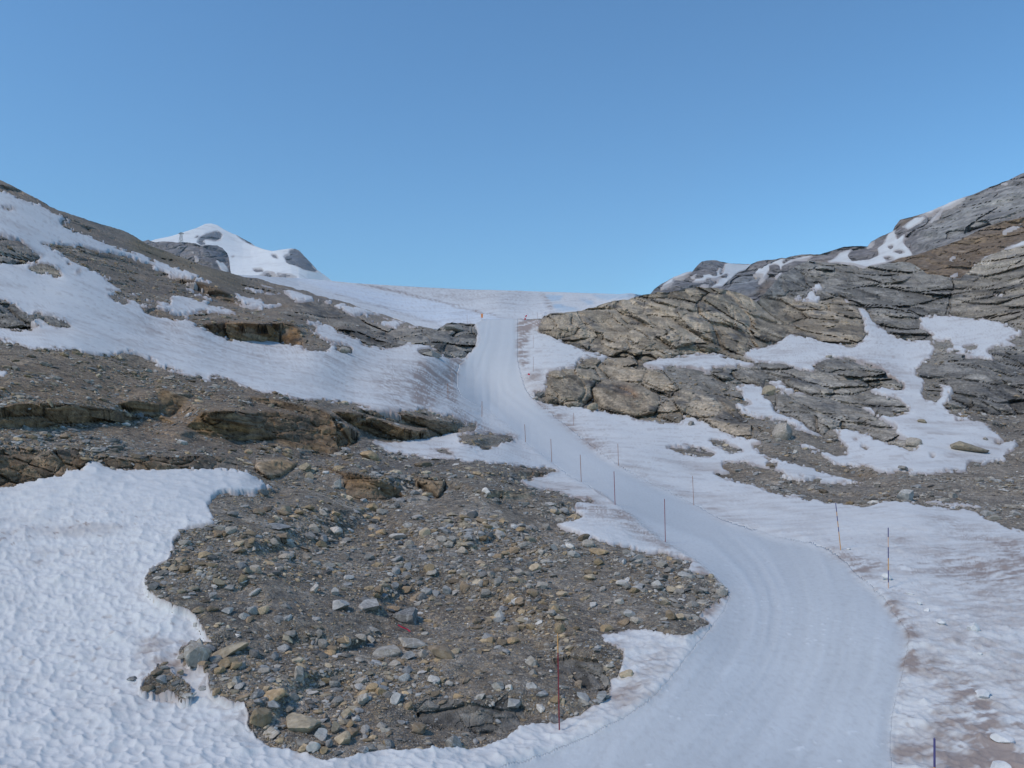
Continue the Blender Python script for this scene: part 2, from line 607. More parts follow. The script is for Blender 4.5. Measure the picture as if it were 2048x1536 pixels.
# the big field across the left slope, from the frame edge to the piste
SNOW1['snow_field'] = ZA([(-800, -260), (0, 115), (150, 175), (300, 245), (420, 300), (345, 315), (450, 360), (560, 410), (700, 455), (800, 485), (870, 515), (1000, 560), (1110, 595), (1200, 640), (1260, 670),
                          (1330, 700), (1450, 740), (1560, 780), (1600, 785), (1680, 785), (1560, 808), (1450, 797), (1400, 775), (1380, 735), (1320, 690), (1200, 655), (1030, 632), (950, 595), (850, 550), (700, 500),
                          (560, 470), (420, 440), (300, 440), (225, 425), (330, 470), (400, 520), (470, 560), (560, 590), (660, 640), (610, 648), (700, 700), (760, 720), (850, 750), (930, 770), (1000, 785), (1010, 745),
                          (1005, 722), (1090, 745), (1200, 765), (1240, 772), (1200, 785), (1300, 800), (1370, 825), (1430, 847), (1300, 840), (1200, 828), (1150, 840), (1110, 850), (1040, 850), (980, 830), (900, 805),
                          (820, 795), (870, 840), (960, 865), (1030, 885), (1080, 870), (1120, 890), (1180, 920), (1250, 960), (1330, 990), (1400, 1000), (1500, 1005), (1560, 998), (1650, 1015), (1760, 1040), (1820, 1062),
                          (1870, 1055)]) + \
    ZB([(150, 540), (180, 520), (200, 495), (150, 470), (80, 425), (45, 402), (100, 400), (60, 385), (-12, 345), (130, 370), (200, 395), (230, 425), (300, 460), (345, 465), (370, 490), (450, 512), (500, 517), (580, 510),
        (630, 495), (700, 490), (770, 500), (800, 525), (830, 552), (850, 570), (910, 575), (960, 590), (1000, 700), (960, 800), (1080, 860), (1400, 1100), (1600, 1260), (1950, 1490)]) + \
    ZI([(1150, 140), (1300, 200), (1480, 330), (1620, 470), (1640, 512), (1560, 440), (1520, 410), (1450, 395), (1380, 385), (1400, 345), (1420, 325), (1330, 310), (1260, 290), (1150, 280), (1070, 260), (1000, 240),
        (950, 230), (850, 205), (760, 185), (700, 160), (650, 130), (620, 105), (680, 100), (740, 90), (775, 70), (740, 50), (720, 10)]) + \
    ZB([(1620, 1465), (1600, 1455), (1620, 1420), (1740, 1415), (1660, 1400), (1560, 1375), (1500, 1355), (1420, 1345), (1330, 1330), (1280, 1290), (1330, 1280), (1440, 1265), (1450, 1240), (1530, 1240), (1480, 1220),
        (1330, 1215), (1250, 1200), (1100, 1190), (1000, 1185), (880, 1165), (790, 1160), (720, 1150), (650, 1145), (600, 1130), (530, 1130), (500, 1100), (430, 1075), (395, 1060), (500, 1060), (600, 1055), (700, 1045),
        (900, 1015), (1010, 1000), (1030, 985), (1030, 950), (1000, 960), (900, 925), (800, 900), (760, 885), (600, 885), (480, 880), (400, 875), (340, 855), (260, 835), (170, 825), (60, 810), (0, 805)]) + \
    ZA([(1850, 1345), (1770, 1350), (1700, 1330), (1600, 1310), (1480, 1290), (1400, 1250), (1300, 1215), (1215, 1210), (1240, 1245), (1150, 1210), (1060, 1190), (940, 1150), (870, 1110), (800, 1080), (740, 1070),
        (660, 1085), (560, 1080), (420, 1060), (330, 1045), (200, 1050), (130, 1030), (0, 990), (-800, 860)])
# foreground: from the left ledge down to the bottom of the picture, and the strip beside the scree up to the piste
SNOW1['snow_bank'] = ZF([(-800, 940), (0, 870), (100, 855), (200, 830), (310, 810), (365, 800), (390, 770), (470, 765), (515, 745), (525, 712), (560, 710), (590, 720), (620, 745), (700, 755), (800, 755), (860, 760),
                         (1000, 765), (1150, 770), (1300, 770), (1390, 775), (1450, 790), (1540, 830), (1605, 860), (1560, 880), (1500, 905), (1420, 905), (1300, 905), (1240, 930), (1218, 970), (1235, 1010), (1255, 1050)]) + \
    ZG([(1250, 95), (1200, 115), (1130, 130), (1060, 160), (1020, 200), (1020, 250), (1000, 300), (940, 340), (880, 380), (850, 415), (860, 440), (880, 490)]) + \
    ZH([(0, 500), (60, 540), (120, 570), (200, 600), (270, 640), (310, 710), (340, 770), (380, 800), (260, 800), (190, 830), (165, 855), (200, 880), (280, 920), (350, 985), (340, 1010), (350, 1070), (400, 1110), (480, 1140),
        (550, 1150), (580, 1210), (570, 1285), (610, 1310), (620, 1350), (680, 1390), (700, 1415), (780, 1425), (840, 1440), (900, 1455), (1000, 1490), (1100, 1490), (1180, 1480), (1280, 1450), (1500, 1440), (1755, 1442)]) + \
    ZI([(100, 1440), (180, 1430), (230, 1410), (290, 1385), (350, 1350), (390, 1330), (430, 1290), (500, 1280), (560, 1270), (640, 1265), (700, 1240), (770, 1220), (800, 1190), (880, 1150), (915, 1130), (935, 1090), (930, 1050),
        (940, 1010), (980, 1000), (1000, 950), (1020, 890), (1010, 850), (960, 820), (900, 800), (880, 745), (940, 740), (1030, 730), (1100, 725), (1200, 735), (1280, 750), (1360, 765), (1420, 740), (1470, 700), (1530, 690),
        (1450, 645), (1480, 600), (1540, 560), (1600, 535), (1640, 512), (1750, 560), (1700, 800), (1500, 1200)]) + [(1500, 1720), (-280, 1720)]
# right of the piste, below the boulders
SNOW1['snow_slope'] = ZC([(60, 380), (200, 388), (320, 388), (330, 400), (280, 480), (370, 510), (450, 550), (530, 580), (620, 610), (700, 650), (780, 665), (870, 690), (800, 702), (740, 712), (700, 690), (650, 700), (610, 740),
                          (600, 770), (480, 775), (400, 790), (380, 830), (365, 930), (350, 945), (290, 960), (260, 985), (300, 1030), (350, 1047), (400, 1060), (500, 1065), (600, 1075), (660, 1090), (760, 1110), (800, 1110),
                          (900, 1130), (1000, 1155), (1080, 1175), (1200, 1190), (1300, 1205), (1420, 1222), (1440, 1200), (1430, 1130), (1500, 1150), (1590, 1180), (1650, 1210), (1740, 1270), (1860, 1315), (1960, 1325)]) + \
    ZE([(340, 747), (400, 775), (330, 787), (360, 830), (430, 870), (500, 885), (600, 900), (640, 920), (760, 950), (840, 985), (930, 1000), (1040, 1030), (1030, 1048), (930, 1040), (830, 1040), (720, 1020), (600, 1005),
        (510, 990), (510, 970), (470, 955), (400, 935), (300, 905), (200, 900), (135, 910), (140, 935), (200, 962), (160, 965), (80, 968), (130, 990), (200, 1015), (240, 1045), (330, 1055), (400, 1080), (500, 1100), (600, 1115),
        (700, 1130), (800, 1155), (900, 1165), (1000, 1175), (1080, 1175), (1150, 1155), (1240, 1145), (1330, 1150), (1450, 1180), (1560, 1190), (1640, 1200), (1670, 1195), (1720, 1215), (1790, 1240), (1870, 1270), (1960, 1310),
        (2048, 1335), (2900, 1560)]) + [(2330, 1720), (1600, 1720), (1600, 1300), (1400, 1060), (1200, 920), (1030, 800), (1010, 660)]
# small fields in the rocks
SNOW1['snow_patch'] = [
    ZE([(215, 410), (330, 408), (400, 432), (405, 480), (455, 515), (480, 575), (560, 605), (655, 655), (680, 685), (740, 712), (770, 745), (690, 710), (600, 690), (560, 655), (420, 625), (310, 605), (255, 575), (225, 525),
        (325, 545), (330, 535), (265, 505), (270, 470), (230, 440)]),
    ZE([(420, 383), (520, 395), (570, 430), (640, 455), (705, 470), (620, 465), (560, 450), (510, 460), (490, 430)]),
    ZD([(1130, 748), (1180, 760), (1230, 820), (1245, 860), (1300, 885), (1340, 905), (1420, 940), (1500, 930), (1545, 935), (1560, 990), (1545, 1030), (1500, 1050), (1490, 1070), (1450, 1100), (1460, 1120), (1510, 1160),
        (1640, 1180), (1650, 1220), (1625, 1270), (1605, 1305), (1640, 1320), (1700, 1330), (1760, 1360), (1850, 1390), (1860, 1420), (1920, 1450), (1935, 1475)]) +
    ZE([(1990, 770), (2020, 800), (1930, 850), (1940, 890), (1850, 890), (1780, 915), (1700, 905), (1690, 965), (1560, 960), (1520, 978), (1400, 970), (1330, 965), (1200, 970), (1130, 960), (1060, 930), (980, 930), (890, 920),
        (800, 880), (760, 850), (700, 830), (640, 790), (630, 770), (700, 790), (780, 835), (860, 860), (925, 855), (920, 800), (880, 745), (820, 685), (900, 700), (1000, 700), (1110, 750), (1220, 790), (1340, 830), (1372, 820),
        (1360, 780), (1300, 745), (1220, 720), (1240, 690), (1200, 650), (1110, 600), (1060, 575), (1020, 545), (1080, 555), (1130, 590), (1230, 620), (1240, 590), (1335, 575)]) +
    ZD([(1400, 1290), (1360, 1255), (1290, 1240), (1205, 1205), (1260, 1180), (1330, 1205), (1385, 1205), (1385, 1180), (1340, 1140), (1280, 1100), (1220, 1060), (1100, 1037), (1000, 1033), (950, 1040), (900, 1060), (900, 1103),
        (830, 1100), (780, 1080), (740, 1065), (620, 1050), (560, 1040), (520, 1020), (530, 995), (560, 975), (630, 970), (670, 950), (720, 935), (745, 893), (820, 905), (870, 915), (940, 940), (1000, 950), (1110, 965), (1150, 940),
        (1190, 905), (1170, 870), (1175, 830)]),
    ZD([(1470, 810), (1560, 800), (1640, 798), (1740, 810), (1830, 815), (1900, 830), (1980, 860), (2035, 880), (2020, 910), (1950, 935), (2010, 965), (1900, 965), (1840, 990), (1885, 1020), (1880, 1045), (1780, 1030), (1740, 1010),
        (1650, 995), (1600, 990), (1640, 965), (1600, 935), (1545, 930), (1550, 890), (1500, 870), (1470, 840)]),
    ZC([(1125, 725), (1230, 715), (1290, 690), (1380, 690), (1480, 670), (1530, 655), (1620, 660), (1700, 660), (1800, 690), (1880, 705), (1950, 725), (2030, 740), (1980, 755), (1900, 757), (1800, 765), (1700, 770), (1640, 795),
        (1560, 780), (1500, 765), (1440, 760), (1340, 770), (1280, 785), (1200, 760)]),
    ZD([(775, 700), (850, 690), (890, 655), (930, 690), (920, 722), (840, 722), (800, 712)]),
    ZD([(875, 630), (930, 625), (942, 655), (900, 657)]),
    ZD([(1055, 700), (1100, 715), (1105, 730), (1070, 716)]),
    ZD([(1830, 660), (1930, 665), (1965, 695), (1900, 690), (1850, 675)]),
    ZA([(1065, 675), (1130, 700), (1230, 745), (1275, 778), (1200, 757), (1120, 715)]),
    ZK([(1110, 680), (1250, 715), (1350, 745), (1480, 780), (1600, 795), (1750, 835), (1900, 880), (2048, 925)]) +
    ZB([(220, 243), (320, 268), (420, 302), (520, 335), (640, 375), (740, 400), (640, 393), (560, 396), (480, 386), (390, 356), (330, 327), (260, 302), (220, 282), (130, 240), (60, 236), (-5, 250)]) +
    ZK([(1570, 880), (1540, 840), (1490, 800), (1400, 770), (1230, 720)]),
    ZK([(1090, 738), (1150, 745), (1250, 780), (1350, 810), (1500, 825), (1400, 830), (1300, 818), (1180, 788)]),
    ZF([(-500, 180), (-100, 172), (60, 180), (20, 210), (-200, 222), (-500, 230)]),
    ZE([(1400, 1142), (1500, 1146), (1640, 1160), (1790, 1180), (1760, 1195), (1600, 1172), (1450, 1158)]),
]
# rock that shows through those fields
ROCK1 = [
    ZA([(600, 700), (700, 712), (800, 745), (900, 775), (960, 797), (880, 785), (760, 755), (660, 722)]),
    ZA([(625, 738), (700, 745), (765, 775), (700, 775), (640, 755)]),
    ZA([(0, 760), (90, 790), (180, 860), (232, 920), (130, 937), (0, 918), (-300, 860), (-300, 700)]),
    ZA([(190, 838), (300, 850), (380, 880), (427, 920), (330, 915), (220, 870)]),
    ZA([(-400, 300), (0, 378), (80, 400), (150, 440), (240, 500), (200, 535), (150, 545), (90, 552), (0, 540), (-400, 460)]),
    ZA([(160, 572), (230, 540), (340, 570), (362, 627), (290, 612), (200, 597)]),
    ZA([(365, 533), (420, 550), (400, 552)]), ZA([(410, 566), (490, 590), (470, 588)]), ZA([(430, 598), (470, 600), (460, 608)]),
    ZA([(0, 208), (60, 222), (100, 240), (50, 236)]),
    ZB([(205, 500), (250, 490), (300, 515), (306, 545), (250, 545), (215, 525)]),
    ZB([(690, 525), (740, 515), (800, 530), (825, 562), (760, 568), (700, 545)]),
    ZB([(330, 320), (440, 320), (535, 352), (470, 357), (400, 350)]),
    ZB([(920, 1030), (1000, 1015), (1130, 1020), (1290, 1035), (1180, 1060), (1150, 1095), (1060, 1095), (960, 1075)]),
    ZB([(790, 1108), (860, 1120), (910, 1145), (830, 1130)]),
    ZG([(840, 1010), (900, 985), (920, 925), (980, 940), (1010, 990), (1050, 1000), (1110, 1050), (1110, 1120), (1060, 1130), (1000, 1080), (900, 1095), (820, 1070)]),
    ZE([(45, 765), (130, 768), (230, 800), (285, 835), (200, 842), (110, 805)]),
    ZE([(-220, 805), (-100, 800), (0, 815), (98, 845), (60, 862), (-60, 858), (-160, 830)]),
    ZE([(1420, 395), (1480, 400), (1520, 440), (1525, 480), (1490, 522), (1420, 500), (1410, 460)]),
    ZE([(1465, 135), (1580, 130), (1600, 165), (1540, 175), (1560, 200), (1480, 205), (1460, 240), (1530, 250), (1480, 180)]),
    ZE([(1660, 165), (1740, 165), (1755, 185), (1690, 190)]),
    ZE([(1600, 612), (1670, 625), (1640, 640)]), ZE([(960, 745), (1000, 757), (985, 763)]), ZE([(1000, 785), (1075, 820), (1050, 825)]),
    ZE([(1450, 850), (1500, 868), (1480, 872)]), ZE([(1860, 765), (1920, 770), (1900, 790)]),
    ZE([(410, 910), (470, 905), (480, 925), (430, 925)]),
]

# bedrock outcrops: (name, category, label, outline, steepness, roughness, tint, tint weight)
OUTCROPS = [
    ('rock_outcrop', 'outcrop', 'long pale grey cliff with a rounded top beside the head of the piste',
     ZC([(280, 480), (330, 390), (340, 350), (400, 330), (640, 315), (830, 245), (1000, 215), (1190, 165), (1450, 120), (1640, 110), (1880, 160), (2048, 225)]) +
     ZD([(600, 690), (760, 690), (900, 722), (1055, 690), (1130, 745), (1175, 830), (1170, 870), (1190, 905), (1150, 940), (1110, 965), (940, 940), (820, 905), (745, 893), (720, 935), (630, 970), (530, 995), (520, 1020),
         (585, 1055), (500, 1045), (400, 1010), (280, 1005), (150, 1020), (60, 1045), (0, 1050)]) +
     ZC([(1230, 715), (1100, 715), (1000, 690), (880, 690), (780, 665), (620, 610), (450, 550), (370, 510)]), 0.22, 1.0, 'beige', 0.85),
    ('rock_block', 'rock', 'squarish tan rock block standing closest to the piste bend',
     ZC([(390, 790), (480, 775), (600, 775), (740, 790), (800, 870), (720, 940), (740, 1010), (670, 1060), (650, 1090), (500, 1062), (350, 1042), (360, 930)]), 0.15, 0.7, 'beige', 0.9),
    ('rock_block', 'rock', 'rounded tan rock block with a rusty patch overlapping the squarish one',
     ZC([(720, 950), (760, 880), (850, 870), (1000, 880), (1150, 930), (1250, 980), (1260, 1070), (1220, 1140), (1080, 1170), (900, 1125), (800, 1105), (740, 1050)]), 0.15, 0.7, 'beige', 0.9),
    ('rock_outcrop', 'outcrop', 'broken beige rock step rising behind the two big tan blocks',
     ZC([(600, 770), (620, 740), (690, 690), (750, 690), (880, 695), (1000, 688), (1130, 735), (1250, 780), (1330, 850), (1400, 920), (1420, 1000), (1260, 970), (1100, 900), (900, 860), (800, 860), (750, 780)]), 0.2, 1.0, 'beige', 0.9),
    ('rock_outcrop', 'outcrop', 'blocky beige rock rib running down from the tan blocks to the rubble',
     ZC([(1280, 1050), (1420, 930), (1550, 960), (1750, 990), (1850, 1060), (1900, 1150), (1980, 1220), (1980, 1310), (1860, 1312), (1740, 1268), (1640, 1208), (1430, 1125), (1440, 1200), (1420, 1222), (1220, 1150), (1260, 1070)]), 0.2, 1.0, 'beige', 0.7),
    ('rock_outcrop', 'outcrop', 'humped grey rock bar below the long snow tongue with one stone on top',
     ZE([(130, 300), (360, 280), (460, 270), (590, 300), (720, 325), (720, 290), (780, 255), (900, 250), (1080, 270), (1200, 340), (1280, 400), (1282, 445), (1200, 442), (1130, 415), (1075, 445), (960, 470), (840, 470), (705, 470),
         (570, 430), (520, 395), (420, 380), (400, 430), (330, 405), (210, 400), (120, 380), (30, 330)]), 0.3, 1.0, 'pale', 0.5),
    ('rock_outcrop', 'outcrop', 'long grey rock tongue dividing the two snow strips right of centre',
     ZE([(480, 480), (600, 450), (720, 475), (960, 475), (1120, 450), (1220, 490), (1290, 520), (1337, 575), (1240, 592), (1230, 622), (1130, 592), (1020, 540), (1060, 575), (1200, 650), (1240, 690), (1300, 745), (1360, 780),
         (1377, 820), (1340, 832), (1220, 790), (1110, 750), (1000, 700), (820, 685), (770, 740), (740, 712), (655, 655), (560, 605), (480, 575)]), 0.4, 0.9, 'pale', 0.5),
    ('rock_outcrop', 'outcrop', 'dark grey slabby cliff at the right edge above the rubble slope',
     ZE([(1360, 330), (1420, 280), (1500, 300), (1600, 215), (1680, 210), (1760, 260), (1860, 255), (1810, 200), (1880, 170), (2048, 165), (2900, 150), (2900, 640), (2048, 600), (1880, 600), (1640, 560), (1540, 560), (1560, 480),
         (1592, 430), (1500, 380), (1400, 365)]), 0.25, 1.1, 'dark', 0.55),
    ('rock_outcrop', 'outcrop', 'bulky grey rock shoulder behind the pale cliff, a small snow cap on it',
     ZD([(620, 690), (640, 650), (700, 580), (740, 545), (870, 480), (1100, 505), (1190, 515), (1430, 490), (1520, 555), (1650, 575), (1660, 640), (1620, 800), (1500, 800), (1470, 810), (1470, 850), (1540, 900), (1500, 930),
         (1420, 940), (1300, 885), (1245, 860), (1230, 820), (1180, 760), (1130, 745), (1055, 695), (920, 722), (780, 700)]), 0.25, 1.1, 'dark', 0.25),
    ('rock_outcrop', 'outcrop', 'layered grey rock wall with a yellowish foot above the upper right snow patch',
     ZD([(1650, 575), (1700, 575), (1820, 475), (2048, 395), (2900, 140), (2900, 900), (2048, 870), (1900, 830), (1740, 810), (1640, 798), (1660, 640)]), 0.3, 1.0, 'beige', 0.35),
    ('rock_outcrop', 'outcrop', 'low grey rock hump left of the piste ending in a pale knob',
     ZB([(0, 248), (90, 238), (150, 245), (240, 310), (330, 330), (400, 360), (560, 397), (700, 402), (800, 415), (860, 400), (870, 375), (920, 368), (1000, 372), (1010, 430), (1040, 460), (1000, 560), (910, 575), (830, 552),
         (770, 500), (640, 495), (500, 515), (370, 490), (300, 455), (200, 395), (130, 370), (-10, 345), (-120, 310)]), 0.7, 1.0, 'pale', 0.3),
    # left slope ledges
    ('rock_ledge', 'rock ledge', 'dark brown overhanging ledge in the middle of the left snow slope',
     ZA([(1180, 900), (1300, 890), (1500, 895), (1700, 895), (1760, 940), (1772, 1035), (1640, 1012), (1500, 1005), (1350, 990), (1250, 955)]), -0.42, 0.6, 'brown', 1.0),
    ('rock_ledge', 'rock ledge', 'yellow-brown ledge with dark streaks high on the left slope',
     ZA([(1030, 640), (1150, 650), (1280, 690), (1350, 730), (1400, 780), (1300, 768), (1200, 722), (1100, 677)]), -0.42, 0.5, 'brown', 0.55),
    ('rock_ledge', 'rock ledge', 'thin wedge ledge sticking out of the snow left of the overhang',
     ZA([(820, 795), (900, 805), (1000, 840), (1032, 886), (960, 867), (870, 842)]), 0.05, 0.5, 'brown', 0.4),
    ('rock_ledge', 'rock ledge', 'dark boulder-like ledge cut by the left frame in the snow field',
     ZA([(0, 760), (90, 790), (180, 860), (232, 922), (130, 938), (0, 918), (-300, 860), (-300, 700)]), 0.08, 0.8, 'dark', 0.35),
    ('rock_ledge', 'rock ledge', 'small dark rock tail right of the frame-cut ledge in the snow',
     ZA([(190, 838), (300, 850), (380, 880), (427, 922), (330, 917), (220, 872)]), 0.15, 0.7, 'dark', 0.4),
    ('rock_outcrop', 'outcrop', 'grey broken outcrop in the snow near the upper left frame edge',
     ZA([(-400, 300), (0, 378), (80, 400), (150, 440), (240, 500), (200, 535), (150, 547), (90, 554), (0, 542), (-400, 460)]), 0.3, 1.1, 'pale', 0.25),
    ('rock_ledge', 'rock ledge', 'reddish flat rock peeping out of snow below the upper left outcrop',
     ZA([(160, 572), (230, 540), (340, 570), (364, 628), (290, 613), (200, 598)]), 0.2, 0.7, 'beige', 0.4),
    # brown ledges above the scree
    ('rock_ledge', 'rock ledge', 'long dark brown ledge at the left frame under the stony terrace',
     ZF([(-700, 420), (0, 400), (100, 368), (250, 368), (500, 385), (640, 410), (760, 440), (870, 462), (640, 470), (480, 492), (300, 512), (0, 515), (-700, 520)]), -0.42, 0.6, 'brown', 0.75),
    ('rock_ledge', 'rock ledge', 'low ochre ledge just left of the upright split block',
     ZF([(680, 375), (780, 348), (935, 375), (940, 440), (1000, 470), (1050, 492), (950, 475), (860, 450), (760, 420)]), -0.42, 0.5, 'ochre', 0.8),
    ('rock_block', 'rock', 'upright split block with an orange side and white top',
     ZF([(905, 285), (950, 280), (1010, 300), (1130, 318), (1080, 380), (1010, 440), (990, 452), (950, 432), (935, 360)]), -0.2, 0.4, 'ochre', 0.75),
    ('rock_ledge', 'rock ledge', 'tallest brown ledge, a long bedded wall in the middle of the left rocks',
     ZF([(1090, 500), (1190, 420), (1330, 408), (1490, 428), (1520, 416), (1640, 418), (1800, 450)]) + ZM([(350, 152), (480, 178), (570, 213), (640, 262), (620, 312), (520, 362), (470, 388), (380, 372), (220, 332), (130, 302), (0, 292)]) +
     ZF([(1440, 600), (1260, 570), (1170, 550)]), -0.42, 0.6, 'brown', 0.85),
    ('rock_ledge', 'rock ledge', 'tilted ochre-brown slab ledge ending in a point at the snow',
     ZM([(480, 118), (600, 130), (740, 165), (870, 213), (980, 238), (1080, 213), (1222, 243), (1150, 272), (1000, 287), (850, 297), (750, 277), (620, 217), (530, 162)]), -0.42, 0.5, 'ochre', 0.7),
    ('rock_ledge', 'rock ledge', 'upper rim ledge of brown slabs against the big snow field',
     ZM([(600, 103), (750, 118), (900, 138), (1040, 163), (1220, 193), (1225, 238), (1130, 235), (1000, 215), (880, 190), (740, 152)]), -0.42, 0.5, 'brown', 0.6),
    ('rock_ledge', 'rock ledge', 'narrow brown ledge line above the tallest wall',
     ZM([(0, 33), (150, 53), (300, 88), (420, 113), (550, 183), (430, 172), (290, 137), (130, 92), (0, 58)]), -0.42, 0.5, 'brown', 0.7),
    ('rock_ledge', 'rock ledge', 'lumpy layered ledge at the left frame rising straight out of the foreground snow',
     ZF([(-700, 660), (0, 640), (150, 628), (240, 655), (400, 638), (470, 638), (480, 690), (527, 710), (470, 770), (365, 805), (200, 835), (0, 875), (-700, 950)]), -0.1, 0.7, 'brown', 0.6),
    ('rock_ledge', 'rock ledge', 'straight brown ledge along the upper rim of the foreground snow',
     ZF([(560, 680), (700, 690), (850, 690), (860, 678), (1000, 688), (1200, 678), (1380, 683), (1385, 775), (1000, 770), (800, 760), (640, 750), (590, 715)]), -0.05, 0.5, 'brown', 0.6),
    ('rock_block', 'rock', 'yellowish rounded block with a pale top at the snow tip',
     ZM([(30, 410), (180, 398), (290, 428), (240, 470), (190, 505), (100, 525), (30, 465)]), 0.05, 0.6, 'ochre', 0.7),
    ('rock_block', 'rock', 'big wedge-shaped brown block with bedding lines amid the scree',
     ZM([(360, 438), (550, 478), (750, 518), (880, 578), (900, 622), (760, 652), (640, 652), (560, 622), (540, 500)]), -0.42, 0.5, 'brown', 0.75),
    ('rock_block', 'rock', 'small cube-like brown block right of the wedge-shaped one',
     ZM([(940, 498), (1070, 528), (1142, 528), (1142, 590), (1100, 637), (1060, 612), (990, 560)]), 0.03, 0.5, 'ochre', 0.6),
    ('rock_slab', 'rock', 'pale long flat slab lying on the scree toward the piste',
     ZM([(1380, 595), (1450, 583), (1640, 603), (1645, 640), (1520, 636), (1390, 628)]), 0.05, 0.4, 'beige', 0.9),
    ('rock_ledge', 'rock ledge', 'brown tapering ledge tip touching the dirty snow by the piste poles',
     ZM([(1540, 465), (1640, 470), (1735, 483), (1725, 517), (1600, 519)]), 0.05, 0.5, 'brown', 0.6),
    ('rock_slab', 'rock', 'smooth grey bedrock hump at the foot of the scree by the orange-topped pole',
     ZH([(1530, 1170), (1640, 1120), (1800, 1140), (2000, 1170)]) + ZI([(330, 1100), (440, 1180), (430, 1240), (390, 1310), (300, 1330), (120, 1330), (0, 1300)]) + ZH([(1700, 1310), (1600, 1280)]), 0.35, 0.35, 'dark', 0.3),
    ('rock_slab', 'rock', 'grey overhanging bedrock lip behind the orange-topped pole',
     ZI([(600, 900), (700, 880), (860, 900), (900, 960), (940, 1040), (930, 1080), (820, 1090), (700, 1000), (640, 960)]), 0.35, 0.4, 'dark', 0.25),
]
TINT1 = [  # extra tints of bedrock: (tint, weight, blur, outline)
    ('brown', 0.28, 25, [(-260, 200), (0, 340), (300, 470), (640, 580), (860, 650), (700, 700), (420, 690), (200, 560), (-260, 380)]),
    ('pale', 0.35, 20, [(1040, 560), (1500, 560), (2330, 400), (2330, 1080), (1700, 1000), (1300, 880), (1060, 790)]),
    ('moss', 0.75, 10, ZK([(0, 230), (250, 320), (480, 430), (800, 560), (1000, 640), (1300, 750), (1000, 760), (700, 620), (400, 520), (0, 390)])),
    ('brown', 0.35, 14, ZK([(600, 600), (900, 680), (1300, 820), (1560, 880), (1300, 860), (1000, 760), (700, 660)])),
    ('grit', 0.55, 30, [(330, 1150), (900, 1110), (1420, 1170), (1250, 1280), (900, 1260), (400, 1290)]),
    ('ochre', 0.35, 40, [(-260, 720), (200, 720), (700, 830), (500, 900), (0, 870), (-260, 900)]),
    ('rust', 0.6, 3, ZC([(880, 900), (1000, 900), (1080, 960), (1100, 1010), (1000, 1000), (920, 960)])),
    ('grit', 0.5, 8, ZN([(150, 800), (480, 690), (590, 850), (580, 1000), (430, 1180), (300, 1300), (100, 1100)])),
]
